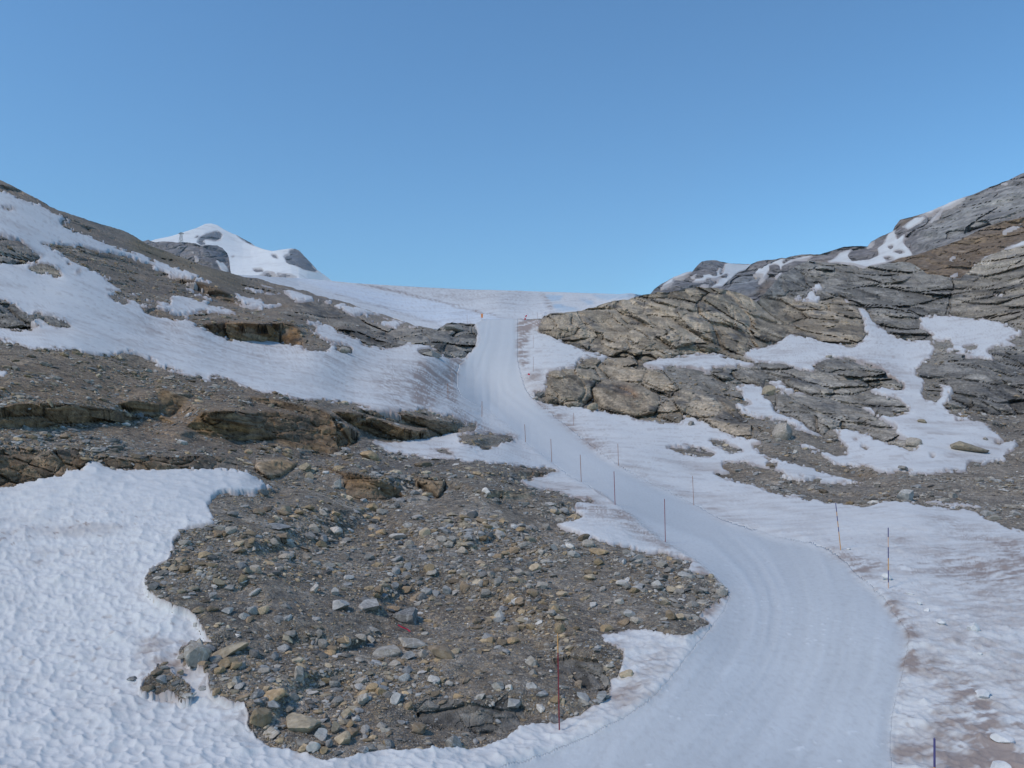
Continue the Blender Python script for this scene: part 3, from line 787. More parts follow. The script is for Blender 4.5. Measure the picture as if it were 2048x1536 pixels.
# dirt on the snow: (strength, blur, outline)
DIRT1 = [
    (0.26, 40, ZJ([(1300, 200), (2300, 100), (2300, 1700), (1350, 1700), (1420, 1100), (1480, 700)])),
    (0.36, 16, ZJ([(1250, 560), (1340, 640), (1480, 820), (1700, 1000), (1900, 1250), (2048, 1500), (1850, 1500), (1650, 1250), (1450, 1000), (1330, 820)])),
    (0.45, 12, PISTE_R[22:34] + [(x_ + 40, y_ + 5) for x_, y_ in PISTE_R[22:34][::-1]]),
    (0.35, 10, PISTE_R[6:20] + [(x_ + 26, y_ - 4) for x_, y_ in PISTE_R[6:20][::-1]]),
    (0.30, 60, [(300, 600), (700, 690), (880, 740), (880, 820), (560, 760), (200, 690)]),
    (1.7, 5, ZN([(1225, 660), (1400, 610), (1640, 620), (1560, 720), (1420, 760), (1370, 900), (1360, 1200), (1380, 1400), (1290, 1380), (1230, 1200), (1225, 900)])),
    (0.5, 10, ZC([(170, 780), (330, 820), (350, 930), (260, 960), (220, 880)])),
    (0.55, 5, ZC([(180, 880), (260, 985), (340, 1050), (480, 1170), (640, 1290), (820, 1450), (760, 1450), (560, 1280), (420, 1170), (300, 1060), (220, 980)])),
    (0.9, 10, ZB([(680, 600), (760, 620), (750, 850), (680, 870)])),
    (0.5, 9, ZB([(790, 680), (850, 700), (830, 820), (790, 820)])),
    (1.2, 6, ZB([(880, 590), (960, 580), (900, 720), (900, 860), (1000, 940), (1120, 1000), (1080, 1000), (900, 900), (860, 760)])),
    (0.35, 22, ZB([(480, 640), (860, 600), (900, 860), (480, 860)])),
    (0.7, 6, ZB([(1090, 1000), (1250, 1030), (1300, 1040), (1180, 1060), (950, 1060), (1000, 1010)])),
    (0.5, 7, ZB([(720, 1080), (860, 1100), (930, 1140), (780, 1150)])),
    (0.55, 12, ZB([(1250, 1290), (1500, 1340), (1750, 1410), (1950, 1520), (1700, 1530), (1400, 1350)])),
    (0.55, 10, ZI([(1000, 30), (1150, 120), (1300, 240), (1420, 330), (1250, 290), (1100, 200), (950, 90)])),
    (0.5, 10, ZI([(900, 740), (1060, 740), (1020, 830), (960, 810)])),
    (0.45, 18, ZI([(1100, 850), (1350, 800), (1200, 1100), (950, 1200), (700, 1320), (400, 1400), (700, 1250), (980, 1060)])),
    (0.75, 5, ZI([(1380, 330), (1440, 320), (1560, 440), (1650, 510), (1560, 600), (1490, 650), (1540, 700), (1440, 760), (1500, 660), (1480, 600), (1600, 520), (1500, 410)])),
    (0.55, 6, ZJ([(780, 150), (900, 165), (1100, 220), (1400, 290), (1380, 320), (1200, 290), (1060, 300), (980, 300), (900, 220)])),
    (0.75, 6, ZJ([(1150, 470), (1200, 480), (1260, 580), (1340, 650), (1360, 740), (1350, 840), (1330, 900), (1280, 880), (1330, 760), (1310, 680), (1230, 590)])),
    (0.8, 7, ZJ([(1250, 800), (1380, 830), (1370, 920), (1260, 900)])),
    (0.6, 7, ZJ([(1260, 930), (1300, 950), (1280, 1150), (1260, 1050)])),
    (0.8, 6, ZJ([(1410, 1090), (1450, 1100), (1560, 1200), (1500, 1180)])),
    (0.7, 8, ZJ([(1640, 900), (1760, 1050), (1850, 1230), (1980, 1400), (2048, 1536), (1960, 1536), (1800, 1330), (1700, 1100)])),
    (0.6, 14, ZJ([(1200, 1240), (1330, 1280), (1420, 1460), (1300, 1440), (1200, 1500)])),
    (0.45, 25, ZJ([(1450, 1150), (2048, 1350), (2048, 1600), (1500, 1600)])),
    (0.5, 16, ZE([(1350, 1180), (1600, 1280), (2048, 1440), (2400, 1700), (1900, 1480), (1500, 1330)])),
    (0.5, 22, ZJ([(1400, 200), (2048, 260), (2048, 420), (1700, 360), (1380, 320)])),
    (0.4, 14, ZE([(1100, 1370), (1350, 1390), (1300, 1480), (1100, 1430)])),
    (0.35, 18, ZD([(560, 990), (1100, 1000), (1400, 1100), (1500, 1250), (1300, 1150), (1000, 1020), (600, 1040)])),
    (0.35, 14, ZE([(1600, 840), (1900, 880), (1700, 920), (1500, 880)])),
    (0.3, 14, ZC([(1150, 740), (1900, 730), (1600, 780), (1280, 780)])),
    (0.45, 12, ZH([(-100, 700), (250, 760), (350, 900), (330, 1000), (180, 980), (-50, 850)])),
    (0.55, 10, ZH([(340, 1060), (560, 1160), (580, 1240), (500, 1240), (380, 1150)])),
    (0.4, 5, ZE([(-100, 1020), (0, 1080), (150, 1130), (400, 1160), (640, 1220), (900, 1270), (640, 1240), (350, 1170), (120, 1140), (-20, 1090)])),
]
PISTE_TRACK = [(1440, 1055)] + ZI([(1700, 230), (1800, 330), (1880, 480), (1905, 600), (1870, 800), (1800, 950), (1650, 1150), (1450, 1400), (1300, 1560)]) + [(1300, 1720)]
PISTE_MID = [(1000, 620), (997, 680), (985, 720), (975, 760), (985, 800), (1030, 840), (1090, 885), (1160, 930), (1240, 975), (1330, 1015)] + PISTE_TRACK
PISTE_TRACK2 = [(p[0] + 26, p[1] + 4) for p in PISTE_TRACK]

TINTS = {'beige': (0.50, 0.395, 0.27), 'pale': (0.40, 0.37, 0.33), 'dark': (0.19, 0.195, 0.205), 'brown': (0.30, 0.19, 0.10),
         'ochre': (0.36, 0.24, 0.125), 'moss': (0.19, 0.16, 0.095), 'grit': (0.27, 0.262, 0.25), 'rust': (0.36, 0.22, 0.14),
         'earth': (0.19, 0.135, 0.092), 'slate': (0.12, 0.122, 0.137), 'grey': (0.30, 0.285, 0.262), 'mauve': (0.2, 0.178, 0.172), 'ice': (0.42, 0.52, 0.6)}


def as_list(v):
    return v if isinstance(v[0], list) else [v]


# ------------------------------------------------------------------ one layer of terrain


class Layer:
    pass


def build_layer(name, crest, x0, x1, ncol, nrow, bottom, ctrl, snow, rock_cut, outcrops, tints, dirt, base_tint='grey', base_brown=0.0, snow_all=False, cell=2, piste=None,
                rock_mat=None, snow_mat=None, snow_name='snow_field', ground_name='rocky_ground', rock_amp=0.10, lam0=12.0, terr=1.0, cups=1.0, behind=0.022, gravel=1.0, dip=0.18,
                thick=0.0013, label_ground=None, ice=(), bottom_line=None, far=False, crest_jag=0.0, floor=None, clean_lit_c=(0.63, 0.622, 0.61)):
    Ly = Layer()
    # ---- masks
    sm = np.zeros((RH, RW), bool)
    sid = np.zeros((RH, RW), np.int16)
    snow_names = []
    if snow_all:
        sm[:] = True
        sid[:] = 1
        snow_names.append(snow_name)
    for nm, v in snow.items():
        for poly in as_list(v):
            m = raster(poly)
            snow_names.append(nm)
            sid[m & ~sm] = len(snow_names)
            sm |= m
    for poly in rock_cut:
        sm &= ~raster(poly)
    pm = None
    if piste is not None:
        pm = raster(piste)
        sm |= pm
        snow_names.append('ski_piste')
        sid[pm] = len(snow_names)
    B = blur(sm, 1 if far else 2, 3 if far else 2)
    for _ in range(8):                       # let every field's number reach past its rim
        z = sid == 0
        if not z.any():
            break
        s2 = sid.copy()
        for ax, sh in ((0, 1), (0, -1), (1, 1), (1, -1)):
            r = np.roll(sid, sh, ax)
            s2 = np.where((s2 == 0), r, s2)
        sid = s2
    oid = np.zeros((RH, RW), np.int16)
    steep = np.ones((RH, RW), np.float32)
    rough = np.full((RH, RW), 1.0, np.float32)
    tint_maps = []
    bulges = []
    for k, oc in enumerate(outcrops):
        m = raster(oc[3])
        if oc[4] > 0 and oc[0] in ('rock_block', 'rock_outcrop'):
            a_ = np.array(oc[3])
            rr = int(np.clip(min(np.ptp(a_[:, 0]), np.ptp(a_[:, 1])) / 12, 2, 9))
            bulges.append((0.022 if oc[0] == 'rock_block' else 0.012, soft(oc[3], rr), soft(oc[3], 1)))
        oid[m] = k + 1
        steep[m] = oc[4]
        rough[m] = oc[5]
        tint_maps.append((oc[6], oc[7], soft(oc[3], 2)))
    rough = blur(rough, 3)
    for t, wgt, br, poly in tints:
        tint_maps.append((t, wgt, soft(poly, br)))
    # ---- depth: smooth control surface, then steps and faces through its gradient
    ev = tps(ctrl)
    ymin = max(RY0, min(p[1] for p in crest) - 10)
    gw = int((x1 - x0) / 16) + 2
    gh = int((bottom - ymin) / 16) + 2
    CX, CY = np.meshgrid(x0 + 16.0 * np.arange(gw), ymin + 16.0 * np.arange(gh))
    LC = ev(CX, CY)

    def L0(px, py):
        x = np.clip((px - x0) / 16.0, 0, gw - 1.001)
        y = np.clip((py - ymin) / 16.0, 0, gh - 1.001)
        i = x.astype(int)
        j = y.astype(int)
        fx, fy = x - i, y - j
        return LC[j, i] * (1 - fx) * (1 - fy) + LC[j, i + 1] * fx * (1 - fy) + LC[j + 1, i] * (1 - fx) * fy + LC[j + 1, i + 1] * fx * fy
    nx = int((x1 - x0) / cell)
    ny = int((bottom - ymin) / cell)
    X, Y = np.meshgrid(x0 + cell * (np.arange(nx) + 0.5), ymin + cell * (np.arange(ny) + 0.5))
    LL = L0(X, Y)
    gx = np.zeros_like(LL)
    gy = np.zeros_like(LL)
    gx[:, :-1] = np.diff(LL, axis=1)
    gy[:-1] = np.diff(LL, axis=0)
    D = np.exp(LL)
    P = rays(X, Y) * D[..., None]
    rockf = 1 - np.clip(sample(B, X, Y) * 1.4 - 0.2, 0, 1)
    # bedding steps in world height, tilted like the strata
    h = P[..., 2] + dip * P[..., 0] + 0.05 * P[..., 1]
    per = np.where(D < 60, 1.3, np.where(D < 130, 2.6, 5.0)) * terr
    wob = fbm(P / np.maximum(D[..., None] * 0.12, 1.0), 1.0, 3, 5)
    ph = h / per + 1.2 * wob
    ph = ph - np.floor(ph)
    tread = sstep(ph, 0.30, 0.42) * (1 - sstep(ph, 0.92, 1.0))
    mult = 0.22 + 1.5 * tread
    amt = (0.75 + 0.25 * vnoise(P / 9.0, 91)) * rockf
    mult = 1 + (mult - 1) * amt
    st = sample(steep, X, Y)
    m_all = np.where(st < 0.999, st * np.where(st > 0.2, 1 + (mult - 1) * 0.4, 1.0), mult)
    m_all = 1 + (m_all - 1) * np.clip(rockf * 1.3, 0, 1)
    M = poisson(gx * 0.0, gy * (m_all - 1), (cell / 85.0) ** 2)
    LLm = LL + M

    def Lz(px, py):
        x = np.clip((px - x0) / cell - 0.5, 0, nx - 1.001)
        y = np.clip((py - ymin) / cell - 0.5, 0, ny - 1.001)
        i = x.astype(int)
        j = y.astype(int)
        fx, fy = x - i, y - j
        return LLm[j, i] * (1 - fx) * (1 - fy) + LLm[j, i + 1] * fx * (1 - fy) + LLm[j + 1, i] * (1 - fx) * fy + LLm[j + 1, i + 1] * fx * fy
    # ---- grid whose first row is the crest
    cxs = np.linspace(x0, x1, ncol)
    cr = np.array(crest, float)
    cy = np.interp(cxs, cr[:, 0], cr[:, 1])
    cz3 = np.stack([cxs / 17.0, cxs * 0 + 3.3, cxs * 0], -1)
    cy = cy + crest_jag * fbm(cz3, 1.0, 4, 171, 0.6) * (1 - sstep(cxs, 935, 945) * (1 - sstep(cxs, 1082, 1092)))
    v = np.linspace(0, 1, nrow)
    PX = np.repeat(cxs[None], nrow, 0)
    bot = np.full(ncol, float(bottom))
    if bottom_line is not None:
        bl_ = np.array(bottom_line, float)
        bot = np.maximum(np.interp(cxs, bl_[:, 0], bl_[:, 1]), cy + 2.0)
    PY = cy[None] + v[:, None] * (bot - cy)[None]
    Dd = np.exp(Lz(PX, PY))
    if floor is not None:                   # stay behind the crest in front
        Dd = np.maximum(Dd, np.interp(cxs, floor[0], floor[1])[None])
    P0 = rays(PX, PY) * Dd[..., None]
    # rows that carry the ground on behind the crest
    NB = 7
    kk = (np.arange(NB, 0, -1) ** 1.6)[:, None, None]
    hd = rays(PX[:1], PY[:1]).copy()
    hd[..., 2] = 0
    back = P0[:1] + kk * behind * Dd[:1, :, None] * hd
    back[..., 2] -= (kk[..., 0] ** 1.15) * behind * 0.32 * Dd[:1]
    P0 = np.concatenate([back, P0], 0)
    PX = np.concatenate([np.repeat(PX[:1], NB, 0), PX], 0)
    PY = np.concatenate([np.repeat(PY[:1], NB, 0), PY], 0)
    P0[..., 2] += CZ
    nr, nc = PX.shape
    dist = P0[..., 1]
    du = np.gradient(P0, axis=1)
    dv = np.gradient(P0, axis=0)
    pxm = np.maximum(np.linalg.norm(du, axis=-1), 0.4 * np.linalg.norm(dv, axis=-1)).astype(np.float32)
    pxm = blur(pxm, 1, 2)
    nrm = np.cross(du, -dv)
    nrm /= np.linalg.norm(nrm, axis=-1, keepdims=True) + 1e-9
    for c in range(3):
        nrm[..., c] = blur(nrm[..., c], 2, 2)
    nrm /= np.linalg.norm(nrm, axis=-1, keepdims=True) + 1e-9
    # ---- snow cover
    wq = P0 / np.maximum(dist[..., None] * 0.016, 0.2)
    fine = sstep(np.minimum(dist, 200.0), 8, 60)
    wxp = (0.25 if far else 1.0) * (6.0 + 3 * fine) * fbm(wq, 1.0, 4, 141, 0.65)
    wyp = (1.0 if far else 4.0) * fbm(wq, 1.0, 4, 147, 0.65)
    s = sample(B, PX + wxp, PY + wyp) - 0.5
    jag = fbm(P0 / np.maximum(dist[..., None] * 0.012, 0.12), 1.0, 4, 41, 0.65)
    edge = 1 - np.clip(np.abs(s) * 2, 0, 1)
    s = s + 0.34 * jag * edge
    if not far and not snow_all:            # melting rims: stones and strips of ground show through, flecks of snow stay behind
        Bw = sample(blur(sm, 5, 2), PX, PY)
        ang = rays(PX, PY) * F
        ra = vnoise(np.stack([ang[..., 0] / 13.0 + ang[..., 2] / 30.0, ang[..., 2] / 4.5, ang[..., 0] * 0], -1), 401) + 0.5 * vnoise(np.stack([ang[..., 0] / 6.0, ang[..., 2] / 2.6, ang[..., 0] * 0], -1), 403)
        if pm is not None:
            ra = ra - 2.0 * sample(blur(pm, 6, 2), PX, PY)
        calm = sstep(dist, 12, 45) * 0.7 + 0.3
        s = s - 1.1 * calm * sstep(ra, 0.28, 0.62) * (1 - sstep(Bw, 0.62, 0.98))
        s = s + 0.9 * calm * sstep(-ra, 0.62, 0.9) * sstep(Bw, 0.08, 0.4) * (s < 0) * (dist > 30)
    rk = sample(rough, PX, PY)
    pw = sample(blur(pm, 4), PX, PY) if pm is not None else np.zeros_like(s)
    # ---- rock relief
    under = sstep(s, 0.12, 0.45)
    n_gap = vnoise(P0 / np.maximum(dist[..., None] * 0.02, 0.2), 161)
    q = P0.copy()
    q[..., 2] = (q[..., 2] + dip * q[..., 0]) * np.where(dist > 80, 1.3, 2.2)
    cap = 0.085 * dist
    q[..., 1] *= np.where(far, 0.5, 1 - 0.7 * sstep(dist, 30, 75))       # joints run deep into the rock
    rel = fbm_lod(q, pxm, lam0, 8, rock_amp, 3, False, cap) + 0.5 * fbm_lod(q, pxm, lam0 * 0.5, 6, rock_amp, 77, True, cap)
    # beds standing proud of one another
    for bt, ba, sd in ((1.5, 0.055, 201), (0.55, 0.045, 205)):
        bt2 = bt * np.where(dist > 70, 2.2, 1.0) * lam0 / 12.0
        qb = np.stack([P0[..., 0] / (bt2 * 9), P0[..., 1] / (bt2 * 9), (P0[..., 2] + dip * P0[..., 0]) / bt2], -1)
        bed = vnoise(qb, sd)
        bed = np.sign(bed) * np.abs(bed) ** 0.5
        rel = rel + (np.where(nearest(oid, PX, PY) > 0, 1.0, 0.3) * bt2 * ba * np.where(dist < 80, 1.8, 1.0) * bed * sstep(bt2 / pxm, 2.5, 6)).astype(np.float32)
    # blocks with joints
    djit = dist * (1 + 0.25 * vnoise(P0 / (9.0 * lam0 / 12.0), 15)) * 12.0 / lam0
    bl = np.zeros_like(rel)
    ctone = np.zeros_like(rel)
    for sc, am, sd in ((1.0, 0.20, 5), (0.38, 0.16, 9), (0.15, 0.15, 13)):
        cell_m = {1.0: (1.6, 5.5, 12.0), 0.38: (0.6, 2.0, 4.5), 0.15: (0.25, 0.85, 1.9)}[sc]
        acc = np.zeros_like(rel)
        tn = np.zeros_like(rel)
        for lo, hi, cm in ((0, 55, cell_m[0]), (55, 140, cell_m[1]), (140, 1e9, cell_m[2])):
            sel = (djit >= lo) & (djit < hi)
            if not sel.any():
                continue
            cm = cm * lam0 / 12.0
            qq = q[sel] / cm
            qq = qq + 0.25 * np.stack([vnoise(qq * 1.3, 61), vnoise(qq * 1.3, 62), vnoise(qq * 1.3, 63)], -1)
            f1, f2, cid, off = worley(qq, sd)
            crack = 1 - sstep(f2 - f1, 0.02, 0.13)
            gvec = np.stack([np.modf(cid * 57.31)[0], np.modf(cid * 91.77)[0] * 0.6, np.modf(cid * 133.9)[0] + 0.35], -1) - 0.5
            facet = -(gvec * off).sum(-1)                     # every block has its own face direction
            acc[sel] = sstep(cm / pxm[sel], 2.0, 6.0) * cm * am * ((cid - 0.5) * 0.9 + 2.6 * facet - 0.8 * crack)
            tn[sel] = cid - 0.5
        bl += acc
        ctone += tn
    out_w = np.clip(np.where(nearest(oid, PX, PY) > 0, 1.0, np.where(dist < 70, 0.10, np.where(dist < 100, 0.35, 0.65))), 0, 1)
    disp = (rel * rk * np.where(out_w > 0.6, 1.0, 0.5) + bl * rk * out_w) * (1 - 0.85 * under)
    # separate blocks bulge towards the open side and leave a gap where they meet
    for ba, S1_, S2_ in bulges:
        e1 = soft_at(S1_, PX, PY)
        e2 = soft_at(S2_, PX + 0.6 * wxp, PY + 0.6 * wyp)
        gap = np.clip(1 - np.abs(2 * e2 - 1), 0, 1) ** 1.5
        disp = disp + dist * (ba * (e1 * e1) - 0.010 * gap * (1 + 0.6 * n_gap)) * (1 - under)
    # steep and receding rock is carved along the line of sight (it cannot fold over itself), near ground along its normal
    shear = np.linalg.norm(dv, axis=-1) / (np.linalg.norm(du, axis=-1) + 1e-6)
    shear = blur(shear, 1, 2)
    ry = P0 - np.array((0, 0, CZ))
    ry = -ry / np.linalg.norm(ry, axis=-1, keepdims=True)
    wr = np.clip(sstep(shear, 1.0, 2.2) + sstep(dist, 40, 75), 0, 1)
    wr = np.maximum(wr, 0.9 * (nearest(oid, PX, PY) > 0))[..., None]
    wdir = nrm * (1 - wr) + ry * wr
    disp = disp * (1 + 0.12 * np.clip(shear - 1.5, 0, 4) * wr[..., 0])
    PG = P0 + wdir * disp[..., None]
    PG[..., 2] -= (0.10 + (0.0008 if far else 0.0035) * dist) * sstep(s, 0.02, 0.30)
    # ---- snow relief
    th = np.clip((0.0006 if far else thick) * dist, 0.035, 60.0)
    sn = th * np.where(s > 0, 1.0 * np.minimum(1, s * 3.0), s * 4.0)
    cupamp = (1 - pw) * cups * sstep(s, 0.05, 0.45)
    for cm, amp, sd in ((0.21, 0.046, 3), (0.62, 0.055, 8), (4.0, 0.10, 12)):
        cm2 = cm * lam0 / 12.0
        w8 = sstep(cm2 / pxm, 2.0, 5.0) * (1 if cm < 3 else 0.6)
        if w8.max() <= 0:
            continue
        qq = P0[..., :2] / cm2
        qq = np.stack([qq[..., 0] + 0.35 * qq[..., 1], qq[..., 1] * 1.15, qq[..., 0] * 0], -1)
        qq = qq + 0.3 * np.stack([vnoise(qq * 0.9, 71), vnoise(qq * 0.9, 72), qq[..., 0] * 0], -1)
        f1, f2, _ = worley(qq, sd, 2)
        sn = sn + cupamp * w8 * amp * lam0 / 12.0 * (f1 * f1 * 1.6 - 0.4)
    roll = fbm_lod(P0, pxm, 10.0 * lam0 / 12.0, 4, 0.018, 55)
    sn = sn + roll * np.clip(1 - 0.7 * pw, 0, 1) * sstep(s, 0.2, 0.5)
    if pm is not None:                      # groomed run lies lower than its banks, with faint vehicle tracks
        fw = np.clip(dist / 60.0, 0.6, 1.2) * (1 - 0.8 * sstep(dist, 60, 110))
        sn = sn - 0.16 * pw * fw
        for tr, dpt in ((PISTE_TRACK, 0.004), (PISTE_TRACK2, 0.0035)):
            near = dist < 45
            dl = line_dist(PX[near], PY[near], tr) / F * dist[near]
            sn[near] += dpt * (np.exp(-((dl - 0.17) / 0.06) ** 2) - 1.3 * np.exp(-(dl / 0.11) ** 2)) * pw[near]
        dlr = line_dist(PX, PY, PISTE_R)
        lip = np.exp(-(dlr / 7.0) ** 2) * (1 - pw) * sstep(s, 0.2, 0.5)
        sn = sn + lip * 0.05 * fw * (0.6 + 0.5 * jag)
    groove = np.zeros_like(sn)
    fleck = np.zeros_like(sn)
    if pm is not None:                      # lines left along the run by the groomer and by skis
        pin = pw > 0.02
        lat = line_dist(PX[pin], PY[pin], PISTE_MID) / F * dist[pin] * np.where(PX[pin] > np.interp(PY[pin], [p_[1] for p_ in PISTE_MID], [p_[0] for p_ in PISTE_MID]), 1, -1)
        lc = np.stack([lat / np.clip(dist[pin] * 0.014, 0.25, 1.2), PY[pin] / 210.0, lat * 0], -1)
        groove[pin] = 1.3 * fbm(lc, 1.0, 2, 311, 0.7) + 0.5 * vnoise(np.stack([lat / 3.0, PY[pin] / 90.0, lat * 0], -1), 315)
        ac = np.stack([P0[..., 0] / 1.4, P0[..., 1] / 0.5, P0[..., 2]], -1)[pin]
        groove[pin] += 0.6 * sstep(fbm(ac, 1.0, 3, 319), 0.25, 0.7)
        fleck[pin] = sstep(vnoise(P0[pin] / np.array((0.16, 0.11, 0.11)), 331), 0.66, 0.9) * sstep(40 / dist[pin], 0.9, 1.6) * sstep(vnoise(P0[pin] / 2.2, 333), -0.1, 0.5)
        sn[pin] += 0.012 * fleck[pin]
        sn[pin] += 0.014 * groove[pin] * np.clip(dist[pin] / 25, 0.6, 3.0)
    PS = P0.copy()
    PS[..., 2] += sn
    # ---- colours
    n_a = fbm(q, 6.0 * lam0 / 12.0, 5, 21)
    n_b = fbm(q, 1.6 * lam0 / 12.0, 4, 33)
    n_c = fbm(P0, 14.0 * lam0 / 12.0, 4, 47)
    colr = np.zeros(PX.shape + (4,), np.float32)
    base = np.array(TINTS[base_tint], np.float32)
    colr[..., :3] = base
    def blend(c, wgt):
        w3 = np.clip(wgt, 0, 1)[..., None]
        colr[..., :3] = colr[..., :3] * (1 - w3) + np.array(c, np.float32) * w3
    ow = nearest(oid, PX, PY) > 0
    blend((0.33, 0.225, 0.12), (sstep(n_a, 0.15, 0.55) * 0.28 + base_brown) * (1 - 0.3 * ow))
    blend((0.18, 0.185, 0.2), sstep(-n_c, 0.05, 0.5) * 0.5)
    blend((0.5, 0.48, 0.45), sstep(n_b + 0.4 * n_c, 0.28, 0.75) * (0.15 if far else 0.55))
    for t, tw, R_ in tint_maps:
        wgt = np.clip(tw * soft_at(R_, PX, PY) * (1 + 0.5 * n_b), 0, 1)[..., None]
        colr[..., :3] = colr[..., :3] * (1 - wgt) + np.array(TINTS[t], np.float32) * wgt
    # weathered crusts and fresh scars on the bedrock
    n_d = fbm(np.stack([q[..., 0], q[..., 1], q[..., 2] * 1.6], -1), 3.2 * lam0 / 12.0, 5, 121, 0.62)
    blend((0.13, 0.132, 0.14), sstep(n_d, 0.10, 0.42) * np.where(dist < 75, 0.35, 0.72) * ow)
    blend((0.52, 0.49, 0.44), sstep(-n_d, 0.18, 0.5) * 0.45 * ow)
    colr[..., :3] *= (1 + 0.5 * ctone * np.where(ow, 1, 0.4))[..., None]
    colr[..., :3] *= (1 + 0.25 * n_b)[..., None]
    if not far:
        colr[..., :3] *= np.array((0.87, 0.84, 0.80), np.float32)
    colr[..., 3] = gravel * np.where(ow, 0.22, 1.0) * sstep(120 / dist, 0.4, 2.0)
    # snow colours: clean old snow (sunlit tone on the peak), dusty patches, dirt
    dsum = np.zeros(PX.shape, np.float32)
    for st_, br, poly in dirt:
        dsum = dsum + soft_at(soft(poly, br, 2), PX, PY) * st_
    flow = fbm(np.stack([P0[..., 0] * 0.4, P0[..., 1] * 1.2, P0[..., 2]], -1) / (1.1 * lam0 / 12.0 * np.where(dist > 60, 2.0, 1.0)[..., None]), 1.0, 4, 83)
    flow2 = fbm(P0, 5.0 * lam0 / 12.0, 4, 87)
    gs = np.where(dist < 45, 1.0, np.where(dist < 110, 2.6, 6.0))[..., None] * (1.0 if far else min(lam0 / 12.0, 2.0))
    grain = fbm(np.stack([P0[..., 0] * 0.8 + P0[..., 1] * 0.25, P0[..., 1] * 2.2 - P0[..., 0] * 0.5, P0[..., 2] * 2.0], -1) / (0.55 * gs), 1.0, 4, 341, 0.7)
    dk = 1.35 * dsum * np.clip(0.55 + 0.5 * flow + 1.9 * grain, 0, 2.2) + 0.16 * sstep(flow + 0.5 * flow2, -0.1, 0.7) * (1 - pw) + 0.22 * sstep(flow2, 0.0, 0.6) * sstep(flow, -0.2, 0.5) * (1 - pw)
    rim = (1 - sstep(s, 0.1, 0.5)) * 0.6
    if not far:                             # grit melted out on the surface
        dk = dk + 0.5 * sstep(vnoise(P0 / 0.16, 95), 0.62, 0.85) * sstep(45.0 / dist, 0.9, 1.6) * (1 - 0.8 * pw) * (0.4 + sstep(flow2, -0.2, 0.5))
        dk = dk + 0.3 * sstep(vnoise(P0 / np.array((1.2, 0.4, 0.5)), 96), 0.2, 0.8) * sstep(dist, 25, 60) * (1 - pw)
    dk = np.clip(dk * (1 - 0.35 * pw) + rim * (1 - pw), 0, 0.93)
    sc = np.zeros(PX.shape + (4,), np.float32)
    clean = np.array(clean_lit_c, np.float32)
    sc[..., :3] = clean
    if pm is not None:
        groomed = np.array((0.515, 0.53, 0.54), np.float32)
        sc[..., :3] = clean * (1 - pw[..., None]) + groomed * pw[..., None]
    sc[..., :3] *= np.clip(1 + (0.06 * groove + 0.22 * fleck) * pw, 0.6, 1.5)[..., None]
    for poly, wgt, br, tcol in ice:
        wi = np.clip(soft_at(soft(poly, br, 2), PX, PY) * wgt * (1 + 0.8 * flow), 0, 1)[..., None]
        sc[..., :3] = sc[..., :3] * (1 - wi) + np.array(tcol, np.float32) * wi
    dirtc = np.array((0.30, 0.235, 0.205), np.float32)
    sc[..., :3] = sc[..., :3] * (1 - dk[..., None]) + dirtc * dk[..., None]
    sc[..., 3] = 1
    # ---- objects
    quads = grid_faces(nr, nc)
    smin = np.minimum(np.minimum(s[:-1, :-1], s[1:, :-1]), np.minimum(s[:-1, 1:], s[1:, 1:]))
    smax = np.maximum(np.maximum(s[:-1, :-1], s[1:, :-1]), np.maximum(s[:-1, 1:], s[1:, 1:]))
    gsel = smin < 0.34
    ssel = smax > -0.42
    fo = nearest(oid, PX, PY)[1:, :-1]
    fs = nearest(sid, PX, PY)[1:, :-1]
    PGf, PSf = PG.reshape(-1, 3), PS.reshape(-1, 3)
    cf, scf = colr.reshape(-1, 4), sc.reshape(-1, 4)
    rm = rock_mat or MAT_ROCK
    smt = snow_mat or MAT_SNOW
    g = cut(PGf, cf, quads, gsel & (fo == 0), ground_name, rm, False, (0, 0.004, -0.012))
    if g:
        tag(g, kind='structure')
    for k, oc in enumerate(outcrops):
        o = cut(PGf, cf, quads, gsel & (fo == k + 1), oc[0], rm, False, (0, 0.012, -0.012))
        if o:
            tag(o, oc[2], oc[1])
    for k, nm in enumerate(snow_names):
        sel = ssel & (fs == k + 1)
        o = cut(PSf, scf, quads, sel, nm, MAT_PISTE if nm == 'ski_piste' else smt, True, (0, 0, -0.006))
        if o:
            tag(o, kind='structure')
    Ly.PX, Ly.PY, Ly.PG, Ly.PS, Ly.s, Ly.n, Ly.NB = PX, PY, PG, PS, s, nrm, NB
    Ly.x0, Ly.x1, Ly.nc, Ly.nr, Ly.cy, Ly.bottom, Ly.oid = x0, x1, nc, nrow, cy, bottom, oid
    Ly.pw = pw

    def locate(px, py, want=None):
        c = int(round((px - x0) / (x1 - x0) * (nc - 1)))
        c = min(max(c, 0), nc - 1)
        r = int(round((py - cy[c]) / (bot[c] - cy[c]) * (nrow - 1)))
        r = min(max(r, 0), nrow - 1) + NB
        snowy = s[r, c] > 0
        p = PS[r, c] if snowy and PS[r, c, 2] > PG[r, c, 2] - 0.02 else PG[r, c]
        return p.copy(), nrm[r, c].copy(), float(p[1])
    Ly.locate = locate
    return Ly


L1 = build_layer('near', CREST1, -220, 2268, 1140, 520, 1690, CTRL1, SNOW1, ROCK1, OUTCROPS, TINT1, DIRT1, piste=PISTE, base_brown=0.05, crest_jag=3.2)

